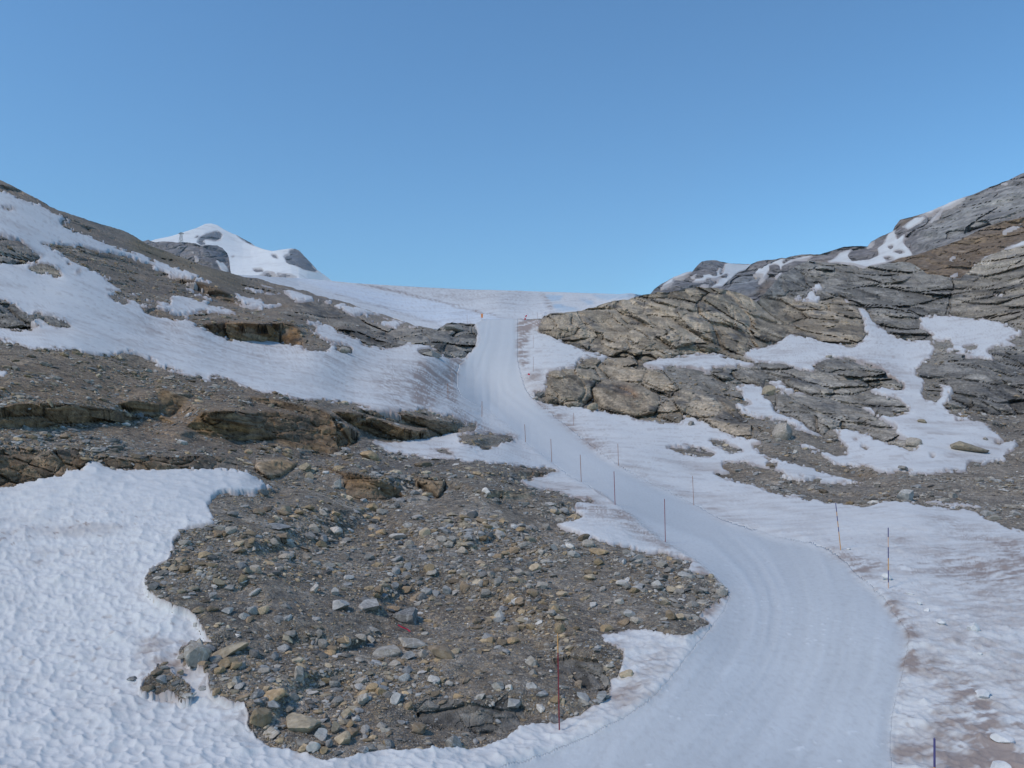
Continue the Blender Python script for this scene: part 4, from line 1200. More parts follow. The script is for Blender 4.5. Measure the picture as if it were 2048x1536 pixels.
# ------------------------------------------------------------------ glacier, mountains and hills behind
GLACIER_LINE = ZB([(330, 138), (500, 168), (700, 215), (900, 268), (1100, 320), (1240, 348), (1100, 328), (900, 278), (700, 226), (500, 180), (330, 150)])
def crest_depth(xs, k):
    """greatest depth of the near terrain around its crest, a little behind it"""
    c = np.clip(np.round((np.array(xs) - L1.x0) / (L1.x1 - L1.x0) * (L1.nc - 1)).astype(int), 12, L1.nc - 13)
    d = np.maximum(L1.PG[L1.NB:L1.NB + 10, :, 1].max(0), L1.PS[L1.NB:L1.NB + 4, :, 1].max(0))
    return np.array([d[q - 12:q + 13].max() for q in c]) * k


RX = np.arange(460, 1430, 10.0)
RIM = [(x_, float(np.interp(x_, [p_[0] for p_ in CREST1], [p_[1] for p_ in CREST1])) + 3, d_) for x_, d_ in zip(RX[::3], crest_depth(RX[::3], 1.06))]
L2 = build_layer('glacier', [(380, 560), (430, 548), (533, 555), (596, 558), (665, 564), (720, 569), (839, 576), (942, 581), (1000, 582.5), (1078, 585), (1181, 588), (1283, 592), (1350, 600), (1440, 615)],
                 470, 1420, 400, 70, 676,
                 [(600, 558, 800), (720, 570, 820), (840, 577, 800), (1000, 610, 310), (942, 581, 720), (1078, 586, 680), (1100, 605, 400), (1200, 590, 720), (1300, 594, 760), (1400, 612, 700), (850, 610, 420)] + RIM,
                 {}, [], [], [],
                 [(0.8, 1, GLACIER_LINE), (0.6, 3, ZC([(300, 190), (340, 190), (400, 260), (420, 330), (390, 330), (360, 260)])),
                  (0.25, 8, ZB([(350, 145), (900, 175), (1350, 195), (1400, 260), (1000, 240), (600, 200)])),
                  (0.3, 4, ZB([(700, 190), (900, 215), (1050, 260), (900, 240)])),
                  (0.55, 2, ZB([(200, 205), (420, 265), (640, 340), (870, 405), (1000, 372), (1010, 362), (860, 395), (640, 330), (420, 255), (210, 196)]))],
                 snow_all=True, snow_mat=MAT_SNOW_FAR, snow_name='glacier', lam0=40.0, cups=0.5, gravel=0.0, floor=(RX, crest_depth(RX, 1.05)), bottom_line=[(x_, y_ + 8) for x_, y_ in CREST1],
                 ice=[(ZC([(345, 208), (440, 203), (500, 215), (470, 240), (400, 248), (370, 232)]), 1.0, 1, TINTS['ice']),
                      (ZC([(410, 275), (470, 270), (560, 300), (640, 322), (440, 325)]), 1.0, 2, TINTS['ice']),
                      (ZC([(620, 228), (720, 240), (745, 275), (700, 275)]), 0.8, 2, TINTS['ice']),
                      (ZC([(720, 198), (900, 193), (1095, 203), (980, 235), (850, 250), (760, 225)]), 0.9, 2, TINTS['ice']),
                      (ZB([(-200, 60), (250, 145), (800, 250), (1230, 350), (1000, 372), (860, 395), (640, 330), (200, 196)]), 0.55, 3, (0.62, 0.68, 0.75))])

PEAK = ZK([(-200, 380), (100, 335), (180, 315), (250, 290), (400, 260), (540, 215), (650, 180), (735, 140), (790, 135), (850, 150), (920, 195), (1000, 235), (1050, 250), (1120, 290), (1180, 320), (1220, 355), (1300, 385),
           (1390, 405), (1480, 390), (1560, 380), (1610, 378), (1650, 395), (1700, 450), (1760, 510), (1830, 590), (1900, 640), (1975, 700), (2100, 790), (2400, 900)])
PEAK_ROCK = [
    ZK([(610, 275), (680, 245), (660, 262), (640, 275)]),
    ZK([(650, 320), (665, 280), (700, 255), (760, 228), (850, 205), (885, 225), (905, 250), (885, 265), (880, 295), (830, 307), (780, 290), (720, 285), (718, 310), (742, 333), (690, 342)]),
    ZK([(1028, 238), (1090, 262), (1160, 295), (1222, 356), (1170, 332), (1100, 292)]),
    ZK([(1500, 450), (1545, 432), (1560, 395), (1610, 374), (1655, 392), (1765, 508), (1835, 588), (1812, 607), (1700, 582), (1620, 547), (1530, 517)]),
    ZK([(1190, 575), (1290, 578), (1310, 602), (1220, 605)]), ZK([(1260, 645), (1330, 600), (1400, 610), (1440, 662), (1330, 662)]), ZK([(1430, 615), (1560, 630), (1640, 662), (1560, 680), (1450, 655)]),
    ZK([(980, 455), (1020, 450), (1000, 465)]), ZK([(1380, 440), (1430, 440), (1450, 480), (1410, 470)])]
L3 = build_layer('peak', PEAK, 230, 720, 300, 130, 650,
                 [(300, 480, 2950), (420, 448, 3250), (500, 500, 3050), (580, 497, 2900), (660, 565, 2700), (400, 520, 2650), (500, 560, 2350), (600, 560, 2300), (300, 600, 2100), (700, 640, 2000), (500, 640, 2000), (720, 600, 2400)],
                 {}, PEAK_ROCK, [], [('slate', 0.8, 3, PEAK_ROCK[1]), ('slate', 0.9, 3, PEAK_ROCK[3]), ('slate', 0.8, 2, PEAK_ROCK[2])], [], base_tint='mauve', snow_all=True, rock_mat=MAT_ROCK_FAR, snow_mat=MAT_SNOW_FAR, snow_name='mountain_snow',
                 ground_name='mountain_rock', clean_lit_c=(0.8, 0.785, 0.76), far=True, lam0=110.0, terr=8.0, gravel=0.0, cups=0.35, rock_amp=0.07)  # fresh peak snow, made paler because sunlit: sunlight put into its colour

SHOULDER_SNOW = [ZK([(832, 492), (855, 485), (880, 515), (900, 505), (915, 520), (945, 548), (975, 600), (930, 620), (880, 580)]), ZK([(630, 440), (645, 445), (668, 472), (655, 472)]), ZK([(605, 403), (620, 408), (615, 412)])]
LS = build_layer('shoulder', ZK([(-100, 330), (60, 340), (90, 322), (130, 300), (180, 285), (205, 298), (240, 312), (320, 308), (430, 312), (560, 315), (640, 325), (685, 345), (760, 338), (850, 345), (900, 370), (945, 420), (962, 460),
                                 (970, 510), (980, 600), (1010, 700)]), 256, 464, 160, 90, 600,
                 [(280, 486, 1350), (360, 484, 1350), (440, 500, 1330), (458, 530, 1320), (300, 560, 1200), (400, 560, 1180), (460, 590, 1160), (280, 600, 1100), (460, 600, 1150), (380, 520, 1270)],
                 {'snow_patch': SHOULDER_SNOW}, [], [], [('slate', 0.9, 3, ZK([(690, 380), (760, 340), (850, 345), (945, 420), (960, 470), (900, 520), (820, 470), (740, 420)]))], [],
                 base_tint='mauve', rock_mat=MAT_ROCK_FAR, snow_mat=MAT_SNOW_FAR, ground_name='rocky_shoulder', far=True, crest_jag=2.0, lam0=45.0, terr=4.0, gravel=0.0, rock_amp=0.09)

DOME_SNOW = [
    ZO([(360, 492), (430, 425), (500, 380), (600, 338), (690, 315), (690, 325), (610, 375), (500, 398), (490, 430), (400, 480)]),
    ZO([(678, 372), (740, 330), (746, 350), (702, 380)]),
    ZO([(692, 425), (720, 398), (800, 385), (800, 355), (890, 340), (890, 370), (930, 370), (940, 330), (975, 280), (985, 300), (960, 345), (1000, 335), (1010, 300), (1015, 250), (1040, 235), (1150, 245), (1300, 245), (1400, 300), (1230, 310),
        (1160, 335), (1080, 400), (1000, 470), (900, 492), (880, 490), (950, 440), (950, 400), (1050, 370), (1052, 345), (930, 395), (840, 395), (830, 415), (720, 430)]),
    ZO([(750, 455), (800, 443), (885, 467), (820, 468)])]
L4 = build_layer('dome', ZO([(0, 640), (150, 600), (260, 550), (300, 500), (370, 450), (430, 420), (500, 380), (600, 340), (690, 320), (740, 260), (790, 215), (830, 205), (920, 210), (1040, 238), (1150, 247), (1280, 249), (1400, 290), (1600, 400)]),
                 1270, 1550, 260, 120, 650,
                 [(1310, 580, 850), (1410, 521, 950), (1480, 529, 1000), (1550, 550, 1000), (1300, 600, 820), (1400, 600, 780), (1500, 600, 760), (1400, 650, 700), (1550, 650, 700), (1280, 640, 760)],
                 {'snow_patch': DOME_SNOW}, [], [], [], [], base_tint='mauve', rock_mat=MAT_ROCK_FAR, snow_mat=MAT_SNOW_FAR, ground_name='rocky_dome', far=True, crest_jag=2.0, lam0=45.0, terr=4.0, gravel=0.0, rock_amp=0.07)

RIDGE_SNOW = [
    ZO([(1320, 345), (1360, 285), (1400, 280), (1450, 245), (1540, 205), (1640, 190), (1610, 235), (1840, 165), (1940, 152), (1900, 180), (1740, 215), (1640, 255), (1610, 275), (1605, 312), (1575, 300), (1580, 265), (1530, 248), (1480, 265),
        (1485, 300), (1440, 370), (1378, 442), (1420, 350), (1350, 357)]),
    ZO([(1545, 382), (1570, 335), (1612, 328), (1600, 352)]), ZO([(1420, 215), (1495, 208), (1450, 237)]),
    ZD([(965, 505), (1010, 485), (1040, 450), (1105, 435), (1085, 470), (1110, 500), (1200, 490), (1255, 465), (1240, 430), (1280, 400), (1300, 350), (1338, 328), (1350, 380), (1395, 350), (1390, 400), (1440, 465), (1300, 505), (1180, 532), (1100, 512)]),
    ZD([(1185, 420), (1215, 392), (1225, 392), (1205, 418)]),
    ZD([(1388, 312), (1450, 260), (1512, 258), (1480, 290), (1410, 332)]),
    ZD([(1465, 247), (1540, 222), (1640, 177), (1780, 126), (1700, 168), (1600, 222), (1542, 292), (1533, 285), (1600, 208), (1540, 240), (1490, 240)]),
    ZD([(1925, 72), (1955, 68), (1945, 80)])]
RIDGE_ROCK = [ZD([(1275, 478), (1310, 472), (1340, 488), (1300, 500)]), ZD([(1330, 445), (1370, 437), (1400, 452), (1370, 460)]), ZD([(1300, 420), (1320, 410), (1335, 420), (1315, 432)])]
L5 = build_layer('ridge', [(1400, 640)] + ZO([(960, 520), (1000, 478), (1070, 410), (1160, 335), (1230, 310), (1300, 240), (1350, 215), (1450, 205), (1570, 190), (1640, 185), (1700, 165), (1850, 150), (2000, 142)]) +
                 ZD([(1030, 432), (1060, 420), (1150, 415), (1190, 420), (1210, 395), (1250, 370), (1330, 335), (1340, 310), (1370, 275), (1450, 250), (1540, 225), (1640, 180), (1700, 155), (1780, 130), (1870, 90), (1950, 60), (2030, 20), (2048, 15),
                     (2400, -120), (2900, -260)]), 1420, 2300, 420, 140, 650,
                 [(1450, 575, 560), (1550, 520, 590), (1650, 507, 570), (1750, 485, 570), (1800, 440, 570), (1900, 400, 540), (2048, 346, 500), (2300, 250, 470), (1500, 600, 490), (1700, 560, 470), (1900, 500, 430), (2048, 470, 400), (2300, 460, 370),
                  (1600, 640, 440), (2300, 640, 330), (2048, 600, 350)],
                 {'snow_patch': RIDGE_SNOW}, RIDGE_ROCK, [], [('dark', 0.8, 6, ZO([(1020, 470), (1180, 340), (1400, 330), (1500, 400), (1400, 560), (1100, 560)])), ('grey', 0.6, 10, ZD([(1500, 300), (1700, 180), (2048, 40), (2400, 0), (2400, 240), (2048, 250), (1700, 380), (1450, 460)])),
                                                             ('earth', 0.8, 4, ZD([(1340, 320), (1380, 270), (1640, 185), (1600, 215), (1480, 250), (1400, 300)])), ('earth', 0.7, 4, ZO([(1320, 560), (1400, 440), (1530, 400), (1460, 560)]))], [],
                 base_tint='mauve', rock_mat=MAT_ROCK_FAR, snow_mat=MAT_SNOW_FAR, ground_name='rocky_ridge', far=True, crest_jag=2.0, lam0=45.0, terr=4.0, gravel=0.0, rock_amp=0.07)

SLOPE_SNOW = [ZD([(1930, 337), (1990, 308), (2045, 288), (1995, 316)]), ZD([(1768, 522), (1850, 468), (1950, 430), (2048, 388), (2200, 340), (2200, 365), (2048, 412), (1900, 452), (1800, 522)]), ZD([(1640, 487), (1672, 468), (1652, 492)]),
              ZD([(1643, 583), (1685, 563), (1662, 585)])]
L6 = build_layer('slope', [(1740, 560)] + ZD([(1300, 515), (1350, 490), (1450, 465), (1600, 420), (1700, 380), (1800, 330), (1900, 290), (2048, 255), (2400, 150), (2800, 30)]), 1745, 2290, 240, 110, 650,
                 [(1775, 528, 335), (1900, 480, 345), (2048, 433, 340), (2290, 355, 330), (1800, 580, 300), (1950, 560, 295), (2048, 540, 285), (2290, 500, 260), (1900, 640, 270), (2290, 640, 240)],
                 {'snow_patch': SLOPE_SNOW}, [], [], [], [], base_tint='earth', rock_mat=rock_material('rock_brown_slope', 4.0, gravel=False), snow_mat=MAT_SNOW_FAR, ground_name='brown_slope', far=True, crest_jag=2.0, lam0=30.0, terr=2.0, gravel=0.0, rock_amp=0.06)

# ------------------------------------------------------------------ stones
STONE_COL = {'grey': (0.335, 0.312, 0.28), 'blue': (0.295, 0.298, 0.302), 'ochre': (0.38, 0.285, 0.175), 'tan': (0.42, 0.355, 0.26), 'brown': (0.28, 0.215, 0.15), 'white': (0.52, 0.505, 0.485), 'dark': (0.19, 0.187, 0.185)}
STONE_MAT = {}
for k_, c_ in STONE_COL.items():
    STONE_MAT[k_] = stone_material('stone_' + k_, (c_[0] * 0.9, c_[1] * 0.86, c_[2] * 0.81), (0.6, 0.6, 0.58), 0.35 if k_ in ('blue', 'grey', 'dark') else 0.12)
STONE_MAT['snow'] = flat_mat('lump_snow', (0.63, 0.615, 0.6), 0.8, 0.15)


def chunk(sub, seed, cuts=9, rough=0.05, flat=1.0):
    """an angular stone: sphere cut by random planes; unit half-size in x"""
    r = np.random.default_rng(seed)
    bm = bmesh.new()
    bmesh.ops.create_icosphere(bm, subdivisions=sub, radius=1.0)
    v = np.array([x.co[:] for x in bm.verts])
    f = np.array([[x.index for x in fc.verts] for fc in bm.faces])
    bm.free()
    v *= 1.25
    for _ in range(cuts):
        n = r.normal(size=3)
        n /= np.linalg.norm(n)
        d = r.uniform(0.55, 0.9)
        over = v @ n - d
        v -= np.where(over > 0, over, 0)[:, None] * n
    if sub > 1:
        v += 0.5 * rough * vnoise(v * 2.3 + seed, 5)[:, None] * v + rough * 0.35 * vnoise(v * 6 + seed, 6)[:, None] * v
    v -= (v.max(0) + v.min(0)) / 2
    v /= (v.max(0) - v.min(0)) / 2
    return v, f


def rot_to(nrm, yaw, tilt=0.0, tdir=0.0):
    n = Vector(nrm).normalized()
    n = (n + Vector((0, 0, 1.2))).normalized()
    q = n.to_track_quat('Z', 'Y').to_matrix().to_3x3()
    m = Matrix.Rotation(tilt, 3, Vector((math.cos(tdir), math.sin(tdir), 0))) @ q @ Matrix.Rotation(yaw, 3, 'Z')
    return m


PROTO = [chunk(2, 100 + k, 9) for k in range(14)]
PROTO_ME = {}


def proto_mesh(k, colour):
    key = (k, colour)
    if key not in PROTO_ME:
        v, f = PROTO[k]
        me = bpy.data.meshes.new('stone_shape')
        me.from_pydata(v.tolist(), [], f.tolist())
        me.materials.append(STONE_MAT[colour])
        PROTO_ME[key] = me
    return PROTO_ME[key]


def put_stone(name, px, py, w, h, colour, label, cat='stone', group=None, layer=None, seed=None, flat=0.75, yaw=0.0, lean=0.0, sink=0.25, cuts=9, depth=0.8, sub=3):
    """stone whose outline centre is at the pixel, w x h pixels; it rests on the ground under its lower edge"""
    ly = layer or L1
    p, n, d = ly.locate(px, py + h * 0.38)
    sx = 0.5 * w * d / F
    sz = 0.5 * h * d / F * flat
    sy = sx * depth
    v, f = chunk(sub, seed if seed is not None else int(px * 7 + py * 13) % 99991, cuts, 0.07)
    me = bpy.data.meshes.new(name)
    me.from_pydata((v * (sx, sy, sz)).tolist(), [], f.tolist())
    me.materials.append(STONE_MAT[colour])
    o = bpy.data.objects.new(name, me)
    m = rot_to((n[0] * 0.6, n[1] * 0.6, 1.0), yaw)
    m = Matrix.Rotation(lean, 3, 'Y') @ m
    o.matrix_world = Matrix.Translation(Vector(p) + Vector((0, 0.3 * sy, sz * (1 - 2 * sink)))) @ m.to_4x4()
    COL.objects.link(o)
    tag(o, label, cat, group)
    return o


def q2(u, v):
    return 440 + u * 0.15625, 1360 + v * 0.15625


HAND = [  # (px, py, width px, height px, colour, label, flatness, yaw, lean)
    (604, 1437, 88, 58, 'tan', 'largest flat tan slab at the lower tip of the scree', 0.45, 0.3, 0.05),
    (*q2(500, 475), 46, 44, 'ochre', 'angular tan block at the snow edge left of the largest slab', 0.9, 0.5, -0.3),
    (*q2(645, 350), 37, 20, 'white', 'pale veined stone between the angular tan block and the largest slab', 0.8, 0.2, 0.0),
    (*q2(640, 640), 44, 22, 'grey', 'striped grey oblong stone at the snow rim under the angular tan block', 0.8, -0.5, -0.45),
    (*q2(650, 200), 56, 22, 'ochre', 'long tapering ochre stone above the angular tan block', 0.7, -0.2, -0.35),
    (*q2(460, 165), 32, 22, 'dark', 'dark grey slab left of the long tapering ochre stone', 0.8, 0.3, -0.3),
    (*q2(265, 220), 34, 15, 'brown', 'brown slab at the snow edge left of the dark grey slab', 0.7, 0.1, -0.25),
    (*q2(1200, 860), 28, 24, 'white', 'bright white stone on the lowest snow rim below the largest slab', 0.9, 0.4, -0.4),
    (*q2(1285, 690), 30, 24, 'white', 'crumbly cream stone touching the lower right of the largest slab', 0.9, 0.0, 0.0),
    (*q2(1560, 700), 42, 38, 'tan', 'pinkish tan slab right of the crumbly cream stone', 0.7, 0.6, 0.1),
    (*q2(1470, 605), 21, 28, 'tan', 'oval tan stone leaning on the pinkish tan slab', 0.9, 0.0, 0.2),
    (*q2(1660, 560), 22, 15, 'ochre', 'small yellow-ochre stone above the pinkish tan slab', 0.9, 0.3, -0.2),
    (*q2(1685, 650), 24, 24, 'brown', 'brown flake propped on the right of the pinkish tan slab', 0.8, 0.8, 0.5),
    (*q2(1810, 255), 26, 36, 'grey', 'pale greenish grey stone standing up right of the largest slab', 0.9, 0.2, 0.1),
    (*q2(1605, 430), 24, 22, 'tan', 'cube-shaped tan stone between largest slab and greenish stone', 1.0, 0.7, 0.0),
    (*q2(1325, 890), 20, 16, 'ochre', 'square ochre stone beside the bright white rim stone', 0.9, 0.2, 0.0),
    (*q2(1400, 800), 18, 24, 'blue', 'blue-grey stone with white cap under the crumbly cream stone', 0.9, 0.2, 0.0),
    (*q2(1820, 910), 28, 18, 'blue', 'speckled blue-grey stone at the snow rim below the pinkish slab', 0.9, 0.2, 0.0),
    (393, 1302, 66, 42, 'grey', 'rounded grey boulder half sunk in the left snow edge', 0.9, 0.2, 0.1),
    (459, 1298, 70, 24, 'tan', 'long striped slab leaning beside the half sunk grey boulder', 0.8, 0.1, -0.3),
    (453, 1323, 50, 24, 'ochre', 'ochre slab underneath the long striped slab', 0.8, 0.1, -0.3),
    (440, 1338, 28, 18, 'ochre', 'small ochre block at the foot of the leaning slabs', 0.9, 0.4, -0.2),
    (594, 1347, 34, 31, 'grey', 'wedge-shaped grey-brown stone alone on bare grit above the largest slab', 0.9, 0.5, 0.2),
    (392, 1234, 14, 13, 'white', 'small bright white stone at the snow edge above the half sunk boulder', 0.9, 0, 0),
    (455, 1220, 26, 17, 'white', 'oval white stone above the leaning slabs', 0.8, 0, 0),
    (424, 1190, 18, 17, 'blue', 'dark blue-grey stone near the left snow edge', 0.9, 0.4, 0),
    (387, 1174, 28, 13, 'tan', 'flat tan stone left of the dark blue-grey stone', 0.8, 0.1, 0),
    (396, 1215, 27, 17, 'brown', 'brown wedge stone above the small bright white one', 0.8, 0.2, -0.2),
    (425, 1214, 29, 16, 'brown', 'reddish brown flat stone right of the brown wedge', 0.7, 0.2, 0.1),
    (328, 1325, 15, 8, 'brown', 'flat brown pebble lying alone on the snow left of the gravel islet', 0.8, 0, 0),
    (361, 1332, 14, 14, 'tan', 'cube-like tan stone lying on the snow by the gravel islet', 1.0, 0.5, 0),
    (263, 1344, 18, 8, 'dark', 'dark chip on the snow farthest left of the gravel islet', 0.8, 0, 0),
    (405, 1365, 17, 10, 'blue', 'grey chip on the snow between gravel islet and scree', 0.8, 0, 0),
    (829, 1287, 58, 20, 'grey', 'grey flat slab lying left of the curved brown slab', 0.7, 0.0, 0.2),
    (881, 1300, 56, 44, 'brown', 'curved brown slab sloping toward the camera in mid scree', 0.6, 0.7, 0.45),
    (778, 1303, 68, 21, 'grey', 'long pinkish grey stone left of the two mid-scree slabs', 0.8, 0.0, -0.05),
    (817, 1310, 26, 20, 'blue', 'grey cube stone in front of the grey flat slab', 0.9, 0.3, 0),
    (812, 1229, 62, 38, 'dark', 'dark grey boulder with an undercut front above the red strap', 0.8, 0.1, 0.1),
    (1063, 1319, 30, 26, 'grey', 'grey-brown squarish stone left of the orange-topped pole', 0.8, 0.3, 0),
    (1028, 1403, 32, 24, 'white', 'whitish stone on the rim of the smooth bedrock hump', 0.8, 0.3, 0.5),
    (997, 1369, 27, 22, 'grey', 'pale grey stone at the back of the smooth bedrock hump', 0.9, 0.1, 0),
    (1018, 1374, 16, 13, 'white', 'cream pebble beside the pale grey stone on the hump', 0.9, 0, 0),
    (1039, 1200, 21, 18, 'brown', 'rusty brown cube stone in the upper right scree', 0.95, 0.3, 0),
    (1001, 1228, 22, 26, 'white', 'tapered white-grey stone below the rusty brown cube', 0.9, 0, 0.2),
    (790, 1397, 24, 24, 'white', 'marbled white stone in the grit left of the smooth bedrock hump', 0.9, 0.2, 0),
    (837, 1454, 40, 28, 'brown', 'dark brown layered stone left of the bedrock hump foot', 0.8, 0.1, 0),
    (908, 1486, 46, 36, 'grey', 'grey trapezoid stone at the lowest snow rim under the hump', 0.8, 0.3, 0.1),
    (1203, 1392, 26, 24, 'blue', 'smooth blue-grey stone at the snow edge right of the orange-topped pole', 0.9, 0.2, 0),
    (1167, 1389, 40, 26, 'white', 'curved white-striped stone right of the orange-topped pole', 0.6, 0.1, 0.6),
    (1252, 1347, 28, 18, 'tan', 'lone tan stone on the snow right of the scree edge', 0.8, 0.2, -0.3),
    (1112, 1440, 34, 18, 'dark', 'dark purple-grey slab behind the foot of the orange-topped pole', 0.7, 0, 0.2),
    (1040, 1056, 30, 15, 'ochre', 'ochre stone with a white tip near the dirty snow tongue', 0.8, 0, -0.4),
    (1197, 1101, 40, 15, 'ochre', 'flat ochre slab at the upper right corner of the scree', 0.8, 0, 0.05),
    (1071, 1133, 27, 19, 'tan', 'pale tan boulder in the upper right scree', 0.9, 0.2, 0.1),
    (1177, 1143, 21, 14, 'brown', 'ochre-brown stone below the flat ochre slab', 0.9, 0.2, 0.2),
    (1341, 1230, 28, 24, 'brown', 'brown upright stone at the right tip of the scree', 0.9, 0.2, 0.4),
    (1359, 1232, 20, 20, 'tan', 'pale stone leaning on the brown upright one at the scree tip', 0.9, 0.2, 0.4),
    (1259, 1228, 25, 17, 'white', 'pale grey stone left of the scree tip', 0.9, 0.2, 0.1),
    (669, 1182, 19, 21, 'white', 'white cube stone above the pale crumbly boulder', 0.95, 0.3, 0),
    (679, 1207, 42, 26, 'white', 'pale crumbly cream boulder in the middle of the scree', 0.85, 0.1, 0),
    (738, 1209, 54, 24, 'blue', 'long blue-white banded boulder right of the crumbly cream one', 0.85, 0.1, -0.1),
    (790, 1170, 22, 18, 'blue', 'blue-grey angular stone above the banded boulder', 0.9, 0.4, 0),
    (895, 1178, 28, 18, 'white', 'white pointed stone in the central scree', 0.9, 0.2, 0.2),
    (628, 1175, 18, 24, 'white', 'upright white-grey stone left of the white cube', 0.95, 0.2, 0.2),
    (567, 1067, 36, 17, 'brown', 'olive brown slab in front of a pale flat one in the upper scree', 0.8, 0, -0.1),
    (555, 1052, 52, 14, 'blue', 'pale blue-grey flat stone behind the olive brown slab', 0.8, 0, 0.1),
    (795, 1072, 38, 18, 'white', 'pale hummocky stone in the upper middle scree', 0.9, 0, 0),
    (746, 1012, 30, 22, 'ochre', 'orange-tan stone below the wedge-shaped brown block', 0.9, 0.2, 0.1),
    (676, 966, 18, 25, 'white', 'upright white stone left of the wedge-shaped brown block', 0.95, 0.2, 0.1),
    (609, 932, 29, 22, 'tan', 'pale tan boulder between the yellowish block and the wedge block', 0.95, 0.2, 0.1),
    (739, 908, 48, 26, 'ochre', 'ochre wedge stone under the end of the tallest brown ledge', 0.8, 0.1, 0.4),
    (845, 927, 36, 17, 'brown', 'squat brown stone in the upper scree by the snow tongue', 0.85, 0.1, 0.1),
    (1941, 893, 82, 28, 'tan', 'large flat tan boulder sunk in the right snow field', 0.8, 0.0, 0.12),
    (1846, 842, 20, 11, 'tan', 'small tan stone on the snow strip above the large flat boulder', 0.9, 0, 0.1),
    (1970, 878, 14, 8, 'grey', 'grey stone on snow just above the large flat boulder', 0.9, 0, 0),
    (1590, 902, 10, 9, 'white', 'white block on the rubble strip below the blocky rib', 0.95, 0.3, 0),
    (1813, 990, 34, 34, 'white', 'pale pointed boulder standing at the rim of the right snow slope', 0.95, 0.3, 0.1),
    (1908, 988, 22, 16, 'grey', 'grey wedge boulder right of the pale pointed one', 0.9, 0.3, 0),
    (1659, 714, 13, 8, 'grey', 'single stone perched on the humped grey rock bar', 0.95, 0, 0),
    (1808, 938, 20, 10, 'grey', 'low grey stone where the snow strip meets the rubble', 0.9, 0, 0.3),
    (1992, 961, 21, 11, 'white', 'white block in the rubble near the right frame edge', 0.9, 0.2, 0),
    (1542, 930, 19, 8, 'brown', 'red-brown flat stone on the snow below the blocky rib', 0.9, 0, 0),
    (1826, 884, 34, 26, 'grey', 'rounded grey knob ending the long rock tongue', 0.95, 0.2, 0.2),
    (1570, 860, 58, 44, 'grey', 'big dark-sided block at the lower end of the blocky rib', 0.95, 0.5, 0.1),
    (1979, 1027, 30, 19, 'blue', 'dark blue-grey boulder at the right rim of the snow slope', 0.9, 0.2, 0),
    (1539, 779, 26, 30, 'tan', 'tan block at the top of the narrow snow strip', 0.95, 0.2, 0.2),
    (1383, 846, 14, 12, 'grey', 'small stone on the snow below the blocky rib', 0.95, 0.2, 0),
    (1080, 789, 17, 18, 'dark', 'dark rubble stone tucked at the piste side of the squarish block', 0.95, 0.2, 0),
    (1072, 797, 12, 10, 'grey', 'grey stone nearest the piste below the squarish block', 0.95, 0.2, 0),
    (1184, 812, 22, 22, 'tan', 'small tan rock wedged between the two big tan blocks', 0.95, 0.2, 0),
    (687, 698, 33, 18, 'grey', 'rounded stone in the snow below the low hump left of the piste', 0.95, 0.1, 0.1),
    (860, 704, 46, 18, 'grey', 'oblong grey boulder at the snow edge near the piste', 0.9, 0.1, 0.15),
    (908, 654, 38, 15, 'grey', 'pale knobbly boulder on the crest left of the piste head', 0.95, 0.1, 0),
]
for (px, py, w, h, colr_, lab, fl, yw, ln) in HAND:
    put_stone('boulder' if w >= 44 else 'stone', px, py, w, h, colr_, lab, 'boulder' if w >= 44 else 'stone', flat=fl, yaw=yw, lean=ln)

# loose stones: the largest one by one, the rest as scree
hand_xy = np.array([(h_[0], h_[1]) for h_ in HAND])
PXr, PYr = L1.PX[L1.NB:], L1.PY[L1.NB:]
dist_all = L1.PG[L1.NB:, :, 1]
oidv = nearest(L1.oid, PXr, PYr)
rock_ok = (L1.s[L1.NB:] < -0.12) & (dist_all < 150)
clump = fbm(L1.PG[L1.NB:] / 3.2, 1.0, 3, 301)
steepv = np.ones(len(OUTCROPS) + 1)
steepv[1:] = [oc[4] for oc in OUTCROPS]
dens = np.where(oidv == 0, 1.0, np.where(steepv[oidv] < 0.2, 0.015, 0.12)) * (0.25 + sstep(clump, -0.25, 0.45) * 1.2) * rock_ok
dens = np.where(dist_all > 60, dens * 0.55, dens)
grit = sum(soft_at(soft(t_[3], t_[2]), PXr, PYr) for t_ in TINT1 if t_[0] == 'grit')
dens = dens * (1 - 0.45 * np.clip(grit, 0, 1))
flatd = dens.ravel() / dens.sum()
NS = 78000
pick = rng.choice(flatd.size, NS, replace=True, p=flatd)
spx = PXr.ravel()[pick] + rng.uniform(-1, 1, NS)
spy = PYr.ravel()[pick] + rng.uniform(-1, 1, NS)
sp = L1.PG[L1.NB:].reshape(-1, 3)[pick]
sd_ = sp[:, 1]
size_px = 2.4 * (1 - rng.uniform(0, 1, NS)) ** (-1 / 2.15)
size_px = np.minimum(size_px, 25)
rad = np.clip(size_px * sd_ / F * 0.5, 0.02, 0.30 + 0.001 * sd_)
size_px = rad * 2 * F / sd_
